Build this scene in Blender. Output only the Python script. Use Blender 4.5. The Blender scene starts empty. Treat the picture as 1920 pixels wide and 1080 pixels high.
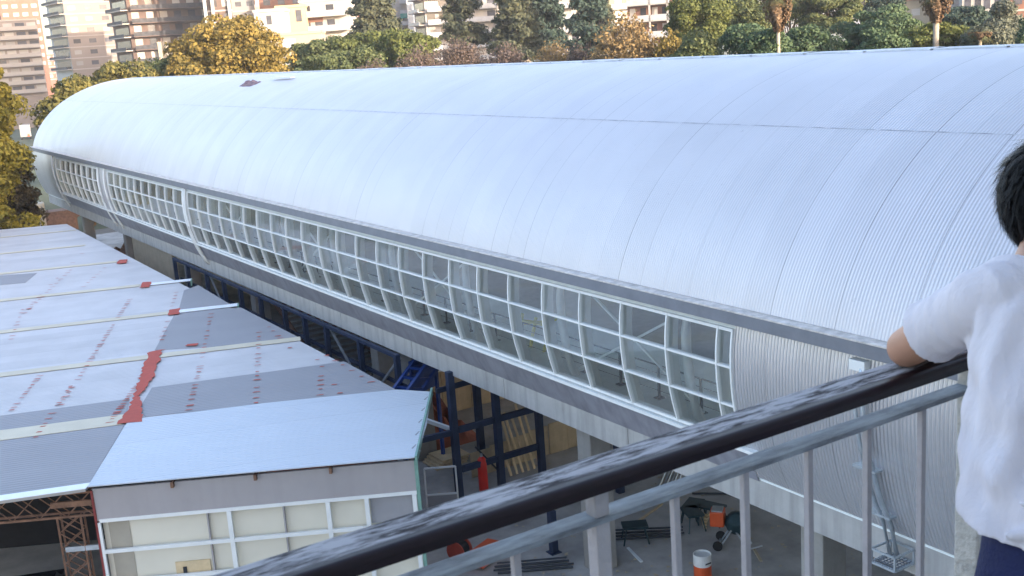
import bpy, math, random
import numpy as np
from mathutils import Vector, Matrix
R = math.radians
rng = np.random.default_rng(7); random.seed(7)
scene = bpy.context.scene
# ------------------------------------------------------------------ camera
# camera at the origin, +Y runs along the station hall, ground lies at G
G = -16.5
RT = (0.84031827, -0.17445456, 0.51325511)
_V = np.array([1627., 9900.]); _C = np.array([960., 540.]); _T = np.array([-393., 170.])
_d = _V - _C; _L = float(np.hypot(*_d)); F = float(np.sqrt(-np.dot(_T - _C, _d / _L) * _L))
_dn = np.array([_d[0], _d[1], F]); _dn /= np.linalg.norm(_dn)
_fw = np.array([_T[0] - _C[0], _T[1] - _C[1], F]); _fw /= np.linalg.norm(_fw)
_fw -= _dn * np.dot(_fw, _dn); _fw /= np.linalg.norm(_fw)
_rt = np.cross(_dn, _fw)
def ray(x, y):
    r = np.array([x - _C[0], y - _C[1], F]); return np.array([r @ _rt, r @ _fw, -(r @ _dn)])
def az(x, y=60):                      # ground azimuth of a sight line, radians
    r = ray(x, y); return math.atan2(r[0], r[1])
def onX(x, y, X): r = ray(x, y); return Vector(r * (X / r[0]))
def onY(x, y, Y): r = ray(x, y); return Vector(r * (Y / r[1]))
def onZ(x, y, Z): r = ray(x, y); return Vector(r * (Z / r[2]))
cam = bpy.data.cameras.new('camera'); co = bpy.data.objects.new('camera', cam); scene.collection.objects.link(co)
cam.lens = F / 1920 * 36; cam.sensor_width = 36; cam.clip_start = 0.05; cam.clip_end = 5000
wx = Vector((_rt[0], _fw[0], -_dn[0])); wy = -Vector((_rt[1], _fw[1], -_dn[1])); wz = -Vector((_rt[2], _fw[2], -_dn[2]))
co.matrix_world = Matrix(((wx[0], wy[0], wz[0], 0), (wx[1], wy[1], wz[1], 0), (wx[2], wy[2], wz[2], 0), (0, 0, 0, 1)))
scene.camera = co
cam.dof.use_dof = True; cam.dof.focus_distance = 34; cam.dof.aperture_fstop = 13.0
# ------------------------------------------------------------------ sky, sun, exposure
SUN_EL, SUN_X, SUN_Y = 14.0, 0.30, -0.954
w = bpy.data.worlds.new('World'); scene.world = w; w.use_nodes = True
nt = w.node_tree; nt.nodes.clear()
sky = nt.nodes.new('ShaderNodeTexSky'); sky.sky_type = 'NISHITA'; sky.sun_disc = False
sky.sun_elevation = R(SUN_EL); sky.sun_rotation = math.atan2(SUN_X, SUN_Y); sky.dust_density = 2.5; sky.air_density = 1.0
bg = nt.nodes.new('ShaderNodeBackground'); bg.inputs[1].default_value = 0.15
wo = nt.nodes.new('ShaderNodeOutputWorld'); tint = nt.nodes.new('ShaderNodeMixRGB'); tint.blend_type = 'MULTIPLY'; tint.inputs[0].default_value = 1.0; tint.inputs[2].default_value = (1.05, 0.985, 1.0, 1); nt.links.new(sky.outputs[0], tint.inputs[1]); nt.links.new(tint.outputs[0], bg.inputs[0]); nt.links.new(bg.outputs[0], wo.inputs[0])
sl = bpy.data.lights.new('sun', 'SUN'); sl.energy = 2.2; sl.angle = R(0.6); sl.color = (1.0, 0.86, 0.70)
so = bpy.data.objects.new('sun', sl); scene.collection.objects.link(so)
e = R(SUN_EL); n_ = math.hypot(SUN_X, SUN_Y)
sv = Vector((SUN_X / n_ * math.cos(e), SUN_Y / n_ * math.cos(e), math.sin(e)))
so.rotation_euler = sv.to_track_quat('Z', 'Y').to_euler()
scene.view_settings.view_transform = 'Standard'; scene.view_settings.look = 'None'
scene.view_settings.gamma = 1.0; scene.view_settings.exposure = 2.5
# ------------------------------------------------------------------ helpers
col = scene.collection
def tag(o, label=None, cat=None, group=None, kind=None):
    if label: o['label'] = label
    if cat: o['category'] = cat
    if group: o['group'] = group
    if kind: o['kind'] = kind
    return o
def empty(name, loc=(0, 0, 0), rz=0.0, label=None, cat=None, group=None):
    o = bpy.data.objects.new(name, None); col.objects.link(o); o.empty_display_size = 0.2
    o.location = loc; o.rotation_euler = (0, 0, rz); return tag(o, label, cat, group)
def copy_tree(o, parent=None):
    c = o.copy(); col.objects.link(c)
    if parent is not None: c.parent = parent
    for ch in list(o.children): copy_tree(ch, c)
    return c
class MB:
    def __init__(s): s.v = []; s.f = []
    def quad(s, *p):
        n = len(s.v); s.v += [tuple(q) for q in p]; s.f.append(tuple(range(n, n + len(p)))); return s
    def box(s, x0, x1, y0, y1, z0, z1):
        n = len(s.v)
        s.v += [(x, y, z) for z in (z0, z1) for y in (y0, y1) for x in (x0, x1)]
        for f in ((0, 2, 3, 1), (4, 5, 7, 6), (0, 1, 5, 4), (2, 6, 7, 3), (0, 4, 6, 2), (1, 3, 7, 5)): s.f.append(tuple(n + i for i in f))
        return s
    def frame(s, p, q, up=None):
        d = (Vector(q) - Vector(p)).normalized(); up = Vector(up) if up else Vector((0, 0, 1))
        if abs(d.dot(up)) > .98: up = Vector((0, 1, 0))
        a = d.cross(up).normalized(); b = a.cross(d).normalized(); return a, b
    def bar(s, p, q, w, h, up=None):
        a, b = s.frame(p, q, up); p = Vector(p); q = Vector(q); n = len(s.v)
        for c in (p, q):
            for sa, sb in ((-1, -1), (1, -1), (1, 1), (-1, 1)): s.v.append(tuple(c + a * (sa * w / 2) + b * (sb * h / 2)))
        for f in ((3, 2, 1, 0), (4, 5, 6, 7), (0, 1, 5, 4), (1, 2, 6, 5), (2, 3, 7, 6), (3, 0, 4, 7)): s.f.append(tuple(n + i for i in f))
        return s
    def tube(s, pts, r, k=8, cap=True):
        rr = r if isinstance(r, (list, tuple)) else [r] * len(pts); n = len(s.v); pts = [Vector(p) for p in pts]
        for i, c in enumerate(pts):
            q0 = pts[max(i - 1, 0)]; q1 = pts[min(i + 1, len(pts) - 1)]
            a, b = s.frame(q0, q1)
            for j in range(k):
                t = 2 * math.pi * j / k; s.v.append(tuple(c + a * (rr[i] * math.cos(t)) + b * (rr[i] * math.sin(t))))
        for i in range(len(pts) - 1):
            for j in range(k):
                s.f.append((n + i * k + j, n + i * k + (j + 1) % k, n + (i + 1) * k + (j + 1) % k, n + (i + 1) * k + j))
        if cap:
            s.f.append(tuple(n + j for j in range(k))[::-1]); s.f.append(tuple(n + (len(pts) - 1) * k + j for j in range(k)))
        return s
    def lathe(s, cx, cy, prof, k=20):
        n = len(s.v)
        for (r, z) in prof:
            for j in range(k):
                t = 2 * math.pi * j / k; s.v.append((cx + r * math.cos(t), cy + r * math.sin(t), z))
        for i in range(len(prof) - 1):
            for j in range(k):
                s.f.append((n + i * k + j, n + i * k + (j + 1) % k, n + (i + 1) * k + (j + 1) % k, n + (i + 1) * k + j))
        s.f.append(tuple(n + j for j in range(k))[::-1]); s.f.append(tuple(n + (len(prof) - 1) * k + j for j in range(k)))
        return s
    def grid(s, P):                                    # P[i][j] points
        n = len(s.v); a = len(P); b = len(P[0])
        for r_ in P: s.v += [tuple(p) for p in r_]
        for i in range(a - 1):
            for j in range(b - 1): s.f.append((n + i * b + j, n + i * b + j + 1, n + (i + 1) * b + j + 1, n + (i + 1) * b + j))
        return s
    def build(s, name, mat, parent=None, smooth=False, bevel=0.0, loc=None):
        me = bpy.data.meshes.new(name); me.from_pydata(s.v, [], s.f); me.update()
        if mat: me.materials.append(mat)
        if smooth:
            for p in me.polygons: p.use_smooth = True
        o = bpy.data.objects.new(name, me); col.objects.link(o)
        if parent is not None: o.parent = parent
        if loc is not None: o.location = loc
        if bevel:
            m = o.modifiers.new('bevel', 'BEVEL'); m.width = bevel; m.segments = 2; m.limit_method = 'ANGLE'
        return o
# ------------------------------------------------------------------ materials
def _n(nt, t, **kw):
    n = nt.nodes.new(t)
    for k, v in kw.items(): setattr(n, k, v)
    return n
def mat(name, c, rough=0.7, metal=0.0, var=0.12, scale=3.0, bump=0.0, bscale=40.0, c2=None, stretch=(1, 1, 1), spec=0.5, streak=0.0, obj_var=0.0):
    m = bpy.data.materials.new(name); m.use_nodes = True; nt = m.node_tree; b = nt.nodes['Principled BSDF']
    b.inputs['Roughness'].default_value = rough; b.inputs['Metallic'].default_value = metal; b.inputs['Specular IOR Level'].default_value = spec
    tc = _n(nt, 'ShaderNodeTexCoord'); mp = _n(nt, 'ShaderNodeMapping'); mp.inputs['Scale'].default_value = stretch
    nt.links.new(tc.outputs['Object'], mp.inputs[0])
    no = _n(nt, 'ShaderNodeTexNoise'); no.inputs['Scale'].default_value = scale; no.inputs['Detail'].default_value = 6; no.inputs['Roughness'].default_value = .65
    nt.links.new(mp.outputs[0], no.inputs[0])
    cr = _n(nt, 'ShaderNodeValToRGB'); cr.color_ramp.elements[0].position = .3; cr.color_ramp.elements[1].position = .7
    if c2 is None:
        a = [max(0, x * (1 - var)) for x in c]; d = [min(1, x * (1 + var)) for x in c]
    else: a, d = c, c2
    cr.color_ramp.elements[0].color = (*a, 1); cr.color_ramp.elements[1].color = (*d, 1)
    nt.links.new(no.outputs[0], cr.inputs[0]); out = cr.outputs[0]
    if streak:
        s2 = _n(nt, 'ShaderNodeTexNoise'); s2.inputs['Scale'].default_value = 1.0; s2.inputs['Detail'].default_value = 4
        m2 = _n(nt, 'ShaderNodeMapping'); m2.inputs['Scale'].default_value = (3.5, 3.5, .35); nt.links.new(tc.outputs['Object'], m2.inputs[0]); nt.links.new(m2.outputs[0], s2.inputs[0])
        r2 = _n(nt, 'ShaderNodeMapRange'); r2.inputs[1].default_value = .45; r2.inputs[2].default_value = .75; r2.inputs[3].default_value = 1; r2.inputs[4].default_value = 1 - streak
        nt.links.new(s2.outputs[0], r2.inputs[0]); mx = _n(nt, 'ShaderNodeVectorMath', operation='SCALE'); nt.links.new(out, mx.inputs[0]); nt.links.new(r2.outputs[0], mx.inputs['Scale']); out = mx.outputs[0]
    if obj_var:
        oi = _n(nt, 'ShaderNodeObjectInfo'); r2 = _n(nt, 'ShaderNodeMapRange'); r2.inputs[3].default_value = 1 - obj_var; r2.inputs[4].default_value = 1 + obj_var
        nt.links.new(oi.outputs['Random'], r2.inputs[0]); mx = _n(nt, 'ShaderNodeVectorMath', operation='SCALE'); nt.links.new(out, mx.inputs[0]); nt.links.new(r2.outputs[0], mx.inputs['Scale']); out = mx.outputs[0]
    nt.links.new(out, b.inputs['Base Color'])
    if bump:
        n2 = _n(nt, 'ShaderNodeTexNoise'); n2.inputs['Scale'].default_value = bscale; n2.inputs['Detail'].default_value = 4; nt.links.new(mp.outputs[0], n2.inputs[0])
        bp = _n(nt, 'ShaderNodeBump'); bp.inputs['Strength'].default_value = bump; bp.inputs['Distance'].default_value = .02
        nt.links.new(n2.outputs[0], bp.inputs['Height']); nt.links.new(bp.outputs[0], b.inputs['Normal'])
    return m
def math_(nt, op, a, b=None, c=None):
    n = _n(nt, 'ShaderNodeMath', operation=op)
    for i, v in enumerate((a, b, c)):
        if v is None: continue
        if isinstance(v, (int, float)): n.inputs[i].default_value = v
        else: nt.links.new(v, n.inputs[i])
    return n.outputs[0]
def corrugated(name, c, pitch, axis=1, rough=.45, metal=.5, depth=.018, seam=.925, seamdark=.35, dirt=.15, sheen=None):
    """profiled metal sheet: waves across one axis, sheet seams, dirt"""
    m = bpy.data.materials.new(name); m.use_nodes = True; nt = m.node_tree; b = nt.nodes['Principled BSDF']
    b.inputs['Roughness'].default_value = rough; b.inputs['Metallic'].default_value = metal
    tc = _n(nt, 'ShaderNodeTexCoord'); sp = _n(nt, 'ShaderNodeSeparateXYZ'); nt.links.new(tc.outputs['Object'], sp.inputs[0]); t = sp.outputs[axis]
    h = math_(nt, 'SINE', math_(nt, 'MULTIPLY', t, 2 * math.pi / pitch))
    bp = _n(nt, 'ShaderNodeBump'); bp.inputs['Strength'].default_value = 1.0; bp.inputs['Distance'].default_value = depth
    nz = _n(nt, 'ShaderNodeTexNoise'); nz.inputs['Scale'].default_value = .6; nz.inputs['Detail'].default_value = 2; nt.links.new(tc.outputs['Object'], nz.inputs[0])
    hh = math_(nt, 'MULTIPLY_ADD', nz.outputs[0], 2.5, h)
    nt.links.new(hh, bp.inputs['Height']); nt.links.new(bp.outputs[0], b.inputs['Normal'])
    q = math_(nt, 'DIVIDE', t, seam); fr = math_(nt, 'FRACT', q); fl = math_(nt, 'FLOOR', q)
    wn = _n(nt, 'ShaderNodeTexWhiteNoise', noise_dimensions='1D'); nt.links.new(fl, wn.inputs['W'])
    line = math_(nt, 'LESS_THAN', fr, .022 / seam)
    n3 = _n(nt, 'ShaderNodeTexNoise'); n3.inputs['Scale'].default_value = .35; n3.inputs['Detail'].default_value = 3; nt.links.new(tc.outputs['Object'], n3.inputs[0])
    st = math_(nt, 'MULTIPLY', math_(nt, 'POWER', wn.outputs[0], 1.2), seamdark)
    mm = _n(nt, 'ShaderNodeMapRange'); mm.inputs[1].default_value = .35; mm.inputs[2].default_value = .6; nt.links.new(n3.outputs[0], mm.inputs[0])
    dk = math_(nt, 'MULTIPLY', math_(nt, 'MULTIPLY', line, st), math_(nt, 'MULTIPLY_ADD', mm.outputs[0], .7, .3))
    # specks and smears of dirt
    n4 = _n(nt, 'ShaderNodeTexNoise'); n4.inputs['Scale'].default_value = 4.2; n4.inputs['Detail'].default_value = 6; n4.inputs['Roughness'].default_value = .75; nt.links.new(tc.outputs['Object'], n4.inputs[0])
    m4 = _n(nt, 'ShaderNodeMapRange'); m4.inputs[1].default_value = .63; m4.inputs[2].default_value = .8; nt.links.new(n4.outputs[0], m4.inputs[0])
    dk = math_(nt, 'MULTIPLY_ADD', m4.outputs[0], dirt * 2, dk)
    sheet = math_(nt, 'MULTIPLY', math_(nt, 'SUBTRACT', wn.outputs[0], .5), dirt * .35)
    dk = math_(nt, 'ADD', dk, math_(nt, 'ADD', sheet, math_(nt, 'MULTIPLY', math_(nt, 'SUBTRACT', nz.outputs[0], .5), dirt)))
    k = math_(nt, 'SUBTRACT', 1.0, dk)
    rgb = _n(nt, 'ShaderNodeRGB'); rgb.outputs[0].default_value = (*c, 1)
    mx = _n(nt, 'ShaderNodeVectorMath', operation='SCALE'); nt.links.new(rgb.outputs[0], mx.inputs[0]); nt.links.new(k, mx.inputs['Scale'])
    nt.links.new(mx.outputs[0], b.inputs['Base Color'])
    return m
def leaf(name, c1, c2, rough=.75):
    m = bpy.data.materials.new(name); m.use_nodes = True; nt = m.node_tree; b = nt.nodes['Principled BSDF']
    b.inputs['Roughness'].default_value = rough; b.inputs['Specular IOR Level'].default_value = .25
    g = _n(nt, 'ShaderNodeNewGeometry'); cr = _n(nt, 'ShaderNodeValToRGB')
    no = _n(nt, 'ShaderNodeTexNoise'); no.inputs['Scale'].default_value = .45; no.inputs['Detail'].default_value = 2
    tc = _n(nt, 'ShaderNodeTexCoord'); nt.links.new(tc.outputs['Object'], no.inputs[0])
    a = math_(nt, 'MULTIPLY_ADD', g.outputs['Random Per Island'], .55, math_(nt, 'MULTIPLY_ADD', no.outputs[0], 1.6, -.6))
    cr.color_ramp.elements[0].color = (*c1, 1); cr.color_ramp.elements[1].color = (*c2, 1); nt.links.new(a, cr.inputs[0]); nt.links.new(cr.outputs[0], b.inputs['Base Color'])
    tr = _n(nt, 'ShaderNodeBsdfTranslucent'); nt.links.new(cr.outputs[0], tr.inputs[0]); mx = _n(nt, 'ShaderNodeMixShader'); mx.inputs[0].default_value = .3
    nt.links.new(b.outputs[0], mx.inputs[1]); nt.links.new(tr.outputs[0], mx.inputs[2]); nt.links.new(mx.outputs[0], nt.nodes['Material Output'].inputs[0])
    return m
def glass(name, tint=(.90, .95, .95), refl=.10, rough=.05, dust_veil=.115):
    m = bpy.data.materials.new(name); m.use_nodes = True; nt = m.node_tree; nt.nodes.remove(nt.nodes['Principled BSDF'])
    t = _n(nt, 'ShaderNodeBsdfTransparent'); t.inputs[0].default_value = (*tint, 1)
    g = _n(nt, 'ShaderNodeBsdfGlossy'); g.inputs['Roughness'].default_value = rough
    d = _n(nt, 'ShaderNodeBsdfDiffuse'); d.inputs[0].default_value = (.66, .71, .73, 1)
    fr = _n(nt, 'ShaderNodeFresnel'); fr.inputs[0].default_value = 1.5
    a = _n(nt, 'ShaderNodeMixShader'); nt.links.new(math_(nt, 'ADD', fr.outputs[0], refl), a.inputs[0]); nt.links.new(t.outputs[0], a.inputs[1]); nt.links.new(g.outputs[0], a.inputs[2])
    no = _n(nt, 'ShaderNodeTexNoise'); no.inputs['Scale'].default_value = 1.7; no.inputs['Detail'].default_value = 5
    tc = _n(nt, 'ShaderNodeTexCoord'); nt.links.new(tc.outputs['Object'], no.inputs[0])
    b = _n(nt, 'ShaderNodeMixShader'); oi = _n(nt, 'ShaderNodeObjectInfo'); nt.links.new(math_(nt, 'MULTIPLY', math_(nt, 'MULTIPLY_ADD', no.outputs[0], .8, .6), math_(nt, 'MULTIPLY_ADD', oi.outputs['Random'], dust_veil * 1.3, dust_veil * .4)), b.inputs[0]); nt.links.new(a.outputs[0], b.inputs[1]); nt.links.new(d.outputs[0], b.inputs[2])  # dust share per pane, also a pale veil that brightens the glazing
    nt.links.new(b.outputs[0], nt.nodes['Material Output'].inputs[0]); return m
M = {}
M['roof'] = corrugated('aluminium_roof', (.545, .535, .56), .085, 1, rough=.45, metal=.3, depth=.0045, seamdark=.65, dirt=.16)
M['clad'] = corrugated('aluminium_cladding', (.60, .60, .62), .095, 1, rough=.36, metal=.6, depth=.012, seamdark=.5, dirt=.12)
M['fascia'] = mat('fascia_metal', (.28, .285, .33), .5, .1, .15, 1.2, .1, 20, streak=.25)
M['gutter'] = mat('gutter_metal', (.20, .215, .25), .5, .4, .12, 1.5)
M['gutter_top'] = mat('gutter_dirt', (.60, .56, .52), .8, .1, .3, 4, .2)
M['white_frame'] = mat('white_frame', (.74, .76, .75), .5, 0, .05, 2)
M['fin'] = mat('grey_green_fin', (.60, .64, .63), .6, 0, .08, 2)
M['glass'] = glass('hall_glass')
M['concrete'] = mat('precast_concrete', (.40, .395, .385), .85, 0, .1, 1.4, .3, 30, streak=.28)
M['concrete_col'] = mat('column_concrete', (.28, .27, .25), .85, 0, .12, 1.8, .3, 25, streak=.15)
M['floor_in'] = mat('platform_floor', (.80, .86, .87), .6, 0, .1, 1)
M['inner_wall'] = mat('inner_wall', (.72, .74, .74), .8, 0, .15, 1)
M['steel_pale'] = mat('pale_steel', (.68, .72, .73), .5, .1, .1, 2)
M['black_steel'] = mat('black_steel', (.03, .035, .045), .5, .3, .2, 3)
M['blue_steel'] = mat('navy_steel', (.028, .042, .085), .55, .2, .3, 2)
M['bright_blue'] = mat('blue_paint', (.015, .05, .22), .5, .1, .25, 2)
M['ground'] = mat('yard_ground', (.15, .135, .115), .95, 0, .3, .15, .4, 6)
M['slab'] = mat('yard_concrete', (.38, .365, .345), .8, 0, .38, .45, .3, 8, c2=None)
M['park'] = mat('park_ground', (.06, .07, .03), .95, 0, .4, .1)
M['brick_red'] = mat('brick_rubble', (.22, .07, .04), .9, 0, .5, 1.5, .5, 10)
M['red_paint'] = mat('red_oxide', (.42, .07, .045), .8, 0, .12, 4)
M['rust'] = mat('rusty_steel', (.20, .11, .07), .8, .2, .35, 5)
M['orange'] = mat('orange_paint', (.62, .09, .02), .5, 0, .12, 3)
M['stain'] = mat('stained_cream', (.36, .33, .27), .7, 0, .12, 1)
M['red_dull'] = mat('dull_red_paint', (.22, .04, .035), .8, 0, .2, 4)
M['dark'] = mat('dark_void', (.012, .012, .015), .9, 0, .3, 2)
M['ply'] = mat('ochre_plywood', (.52, .42, .27), .8, 0, .2, 1.2, streak=.2)
M['plank'] = mat('raw_timber', (.66, .52, .32), .8, 0, .15, 3, obj_var=.2)
M['cream'] = mat('cream_panel', (.66, .63, .53), .5, 0, .04, .6)
M['shed_fascia'] = mat('shed_board', (.36, .34, .345), .8, 0, .05, .7, streak=.06)
M['pane_grey'] = mat('dull_pane', (.32, .32, .34), .35, 0, .08, 1)
M['hair'] = mat('black_hair', (.004, .004, .007), .33, 0, .5, 3, .9, 60, stretch=(30, 30, 2.5), spec=.25)
M['skin'] = mat('skin', (.40, .215, .14), .5, 0, .06, 8, .05, 200)
M['trousers'] = mat('navy_trousers', (.004, .010, .065), .8, 0, .2, 10, .3, 90)
M['white_bucket'] = mat('white_plastic', (.7, .7, .68), .4, 0, .08, 4)
M['green_dark'] = mat('dark_green_paint', (.02, .05, .06), .5, .2, .3, 4)
M['teal'] = mat('green_edge', (.16, .30, .25), .5, 0, .2, 3)
M['yellow'] = mat('yellow_netting', (.65, .58, .04), .7, 0, .2, 5)
M['tyre'] = mat('tyre_rubber', (.02, .02, .02), .9, 0, .2, 5)
M['beige'] = mat('beige_paint', (.45, .38, .27), .7, 0, .12, 2)
M['galv'] = mat('galvanised', (.45, .50, .54), .4, .6, .15, 4)
M['trunk'] = mat('tree_bark', (.13, .09, .06), .9, 0, .3, 3, .5, 8)
M['trunk_pale'] = mat('pale_bark', (.26, .22, .17), .9, 0, .2, 3)
# weathered, peeling handrail
def rail_mat():
    m = bpy.data.materials.new('peeling_handrail'); m.use_nodes = True; nt = m.node_tree; b = nt.nodes['Principled BSDF']
    b.inputs['Specular IOR Level'].default_value = .22; tc = _n(nt, 'ShaderNodeTexCoord'); mp = _n(nt, 'ShaderNodeMapping'); mp.inputs['Scale'].default_value = (5, 27, 27); nt.links.new(tc.outputs['Object'], mp.inputs[0])
    n1 = _n(nt, 'ShaderNodeTexNoise'); n1.inputs['Scale'].default_value = 1.4; n1.inputs['Detail'].default_value = 8; n1.inputs['Roughness'].default_value = .68; n1.inputs['Distortion'].default_value = .4; nt.links.new(mp.outputs[0], n1.inputs[0])
    g = _n(nt, 'ShaderNodeTexNoise'); g.inputs['Scale'].default_value = 6; g.inputs['Detail'].default_value = 5; nt.links.new(mp.outputs[0], g.inputs[0])
    wood = _n(nt, 'ShaderNodeValToRGB'); wood.color_ramp.elements[0].position = .41; wood.color_ramp.elements[1].position = .55
    wood.color_ramp.elements[0].color = (.035, .030, .032, 1); wood.color_ramp.elements[1].color = (.34, .335, .35, 1); nt.links.new(n1.outputs[0], wood.inputs[0])
    sp = _n(nt, 'ShaderNodeSeparateXYZ'); nt.links.new(tc.outputs['Object'], sp.inputs[0])
    # wear lies on the back two thirds of the top
    e = math_(nt, 'ADD', math_(nt, 'MULTIPLY', math_(nt, 'SUBTRACT', sp.outputs[1], 1.624), 80.0), math_(nt, 'MULTIPLY', math_(nt, 'SUBTRACT', n1.outputs[0], .5), 2.2))
    top = math_(nt, 'GREATER_THAN', sp.outputs[2], -.8235)
    cl = _n(nt, 'ShaderNodeClamp'); nt.links.new(e, cl.inputs[0]); fac = math_(nt, 'MULTIPLY', cl.outputs[0], top)
    paint = _n(nt, 'ShaderNodeValToRGB'); paint.color_ramp.elements[0].color = (.004, .002, .003, 1); paint.color_ramp.elements[1].color = (.018, .009, .014, 1); nt.links.new(g.outputs[0], paint.inputs[0])
    mx = _n(nt, 'ShaderNodeMixRGB'); nt.links.new(fac, mx.inputs[0]); nt.links.new(paint.outputs[0], mx.inputs[1]); nt.links.new(wood.outputs[0], mx.inputs[2])
    nt.links.new(mx.outputs[0], b.inputs['Base Color'])
    nt.links.new(math_(nt, 'MULTIPLY_ADD', fac, .42, .40), b.inputs['Roughness'])
    bp = _n(nt, 'ShaderNodeBump'); bp.inputs['Strength'].default_value = .6; bp.inputs['Distance'].default_value = .003; nt.links.new(math_(nt, 'MULTIPLY', n1.outputs[0], math_(nt, 'MULTIPLY_ADD', fac, .9, .1)), bp.inputs['Height']); nt.links.new(bp.outputs[0], b.inputs['Normal'])
    return m
M['rail'] = rail_mat()
M['bar'] = mat('chipped_grey_paint', (.10, .11, .13), .6, .1, .0, 1, .5, 80, c2=(.40, .45, .50), stretch=(7, 30, 30))
M['baluster'] = mat('worn_grey_paint', (.33, .315, .33), .6, 0, .12, 6, .2, 60)
M['post'] = mat('speckled_render', (.42, .41, .38), .9, 0, .2, 25, .4, 80)

exec_parts = []
# ------------------------------------------------------------------ ground
def structure(o): o['kind'] = 'structure'; return o
o = MB().quad((-1500, -800, G), (2500, -800, G), (2500, 3000, G), (-1500, 3000, G)).build('ground', M['ground']); structure(o)
o = MB().box(-40, 42, 8, 118, G + .004, G + .03).build('yard_pavement', M['slab']); structure(o)
o = MB().box(44, 900, -60, 900, G + .004, G + .02).build('park_lawn', M['park']); structure(o)
o = MB().box(-300, 43.9, 122, 900, G + .004, G + .02).build('park_lawn', M['park']); structure(o)
# ------------------------------------------------------------------ station hall
CX, CZ, AX, BT, BB = 27.0, -7.85, 9.57, 6.78, 7.8
Y0, Y1 = 4.0, 109.3
def sec(z, side=-1):                                  # x on the shell at height z
    b = BT if z > CZ else BB
    return CX + side * AX * math.sqrt(max(0, 1 - ((z - CZ) / b) ** 2))
def secpt(t): return (CX + AX * math.cos(t), CZ + (BT if math.sin(t) > 0 else BB) * math.sin(t))
hall = empty('station_hall', (0, 0, 0), 0, 'long silver barrel-vaulted station hall on a concrete deck with a ribbon of curved windows', 'station')
ZR = -6.44
tR = math.pi - math.asin((ZR - CZ) / BT)             # roof lower edge, near side
ts = np.linspace(tR, math.pi - tR, 61)
tl = math.pi - math.asin((-2.62 - CZ) / BT)          # lap joint
def shell(ta, tb, n, ya, yb, off=0.0, ny=None, thick=0):
    P = []
    for t in np.linspace(ta, tb, n):
        x, z = secpt(t); nx, nz = math.cos(t), math.sin(t)
        P.append([(x + nx * off, y, z + nz * off) for y in np.linspace(ya, yb, ny or 2)])
    return P
m = MB(); m.grid(shell(tR, tl, 18, Y0, Y1, .012)); m.grid(shell(tl + .004, math.pi - tR, 50, Y0, Y1, 0.0))
roof = m.build('roof', M['roof'], hall, smooth=True)
lap = MB().grid(shell(tl + .0025, tl - .0005, 2, Y0, Y1, .016)).build('lap_joint', mat('lap_seam_grey', (.42, .42, .45), .7, .2, .5, 3), hall)  # lap seam drawn a little darker than the sheets
inn = MB().grid(shell(tR, math.pi - tR, 40, Y0 + .01, Y1 - .01, -.18)).build('ceiling_lining', M['inner_wall'], hall, smooth=True)
# ridge cap
m = MB()
for i in range(46):
    ya = Y0 + i * 2.3; t0 = math.pi * .5 + .03; 
    if ya + 2.28 > Y1: break
    P = []
    h = .035 + .02 * random.random()
    for t in np.linspace(t0 - .04, t0 + .035, 4):
        x, z = secpt(t); P.append([(x, ya, z + h), (x, ya + 2.2, z + h)])
    m.grid(P)
    x, z = secpt(t0 + .035); m.quad((x, ya, z + h), (x, ya + 2.2, z + h), (x, ya + 2.2, z), (x, ya, z))
m.build('ridge_cap', mat('ridge_metal', (.5, .53, .58), .5, .4, .3, 1), hall)
# gutter
gx = sec(ZR)
m = MB(); m.box(gx - .33, gx - .30, Y0, Y1, -6.77, -6.48); m.box(gx - .30, gx + .02, Y0, Y1, -6.77, -6.75)
m.build('gutter', M['gutter'], hall)
m = MB(); m.box(gx - .335, gx + .02, Y0, Y1, -6.475, -6.445); m.build('gutter_ledge', M['gutter_top'], hall)
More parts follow.
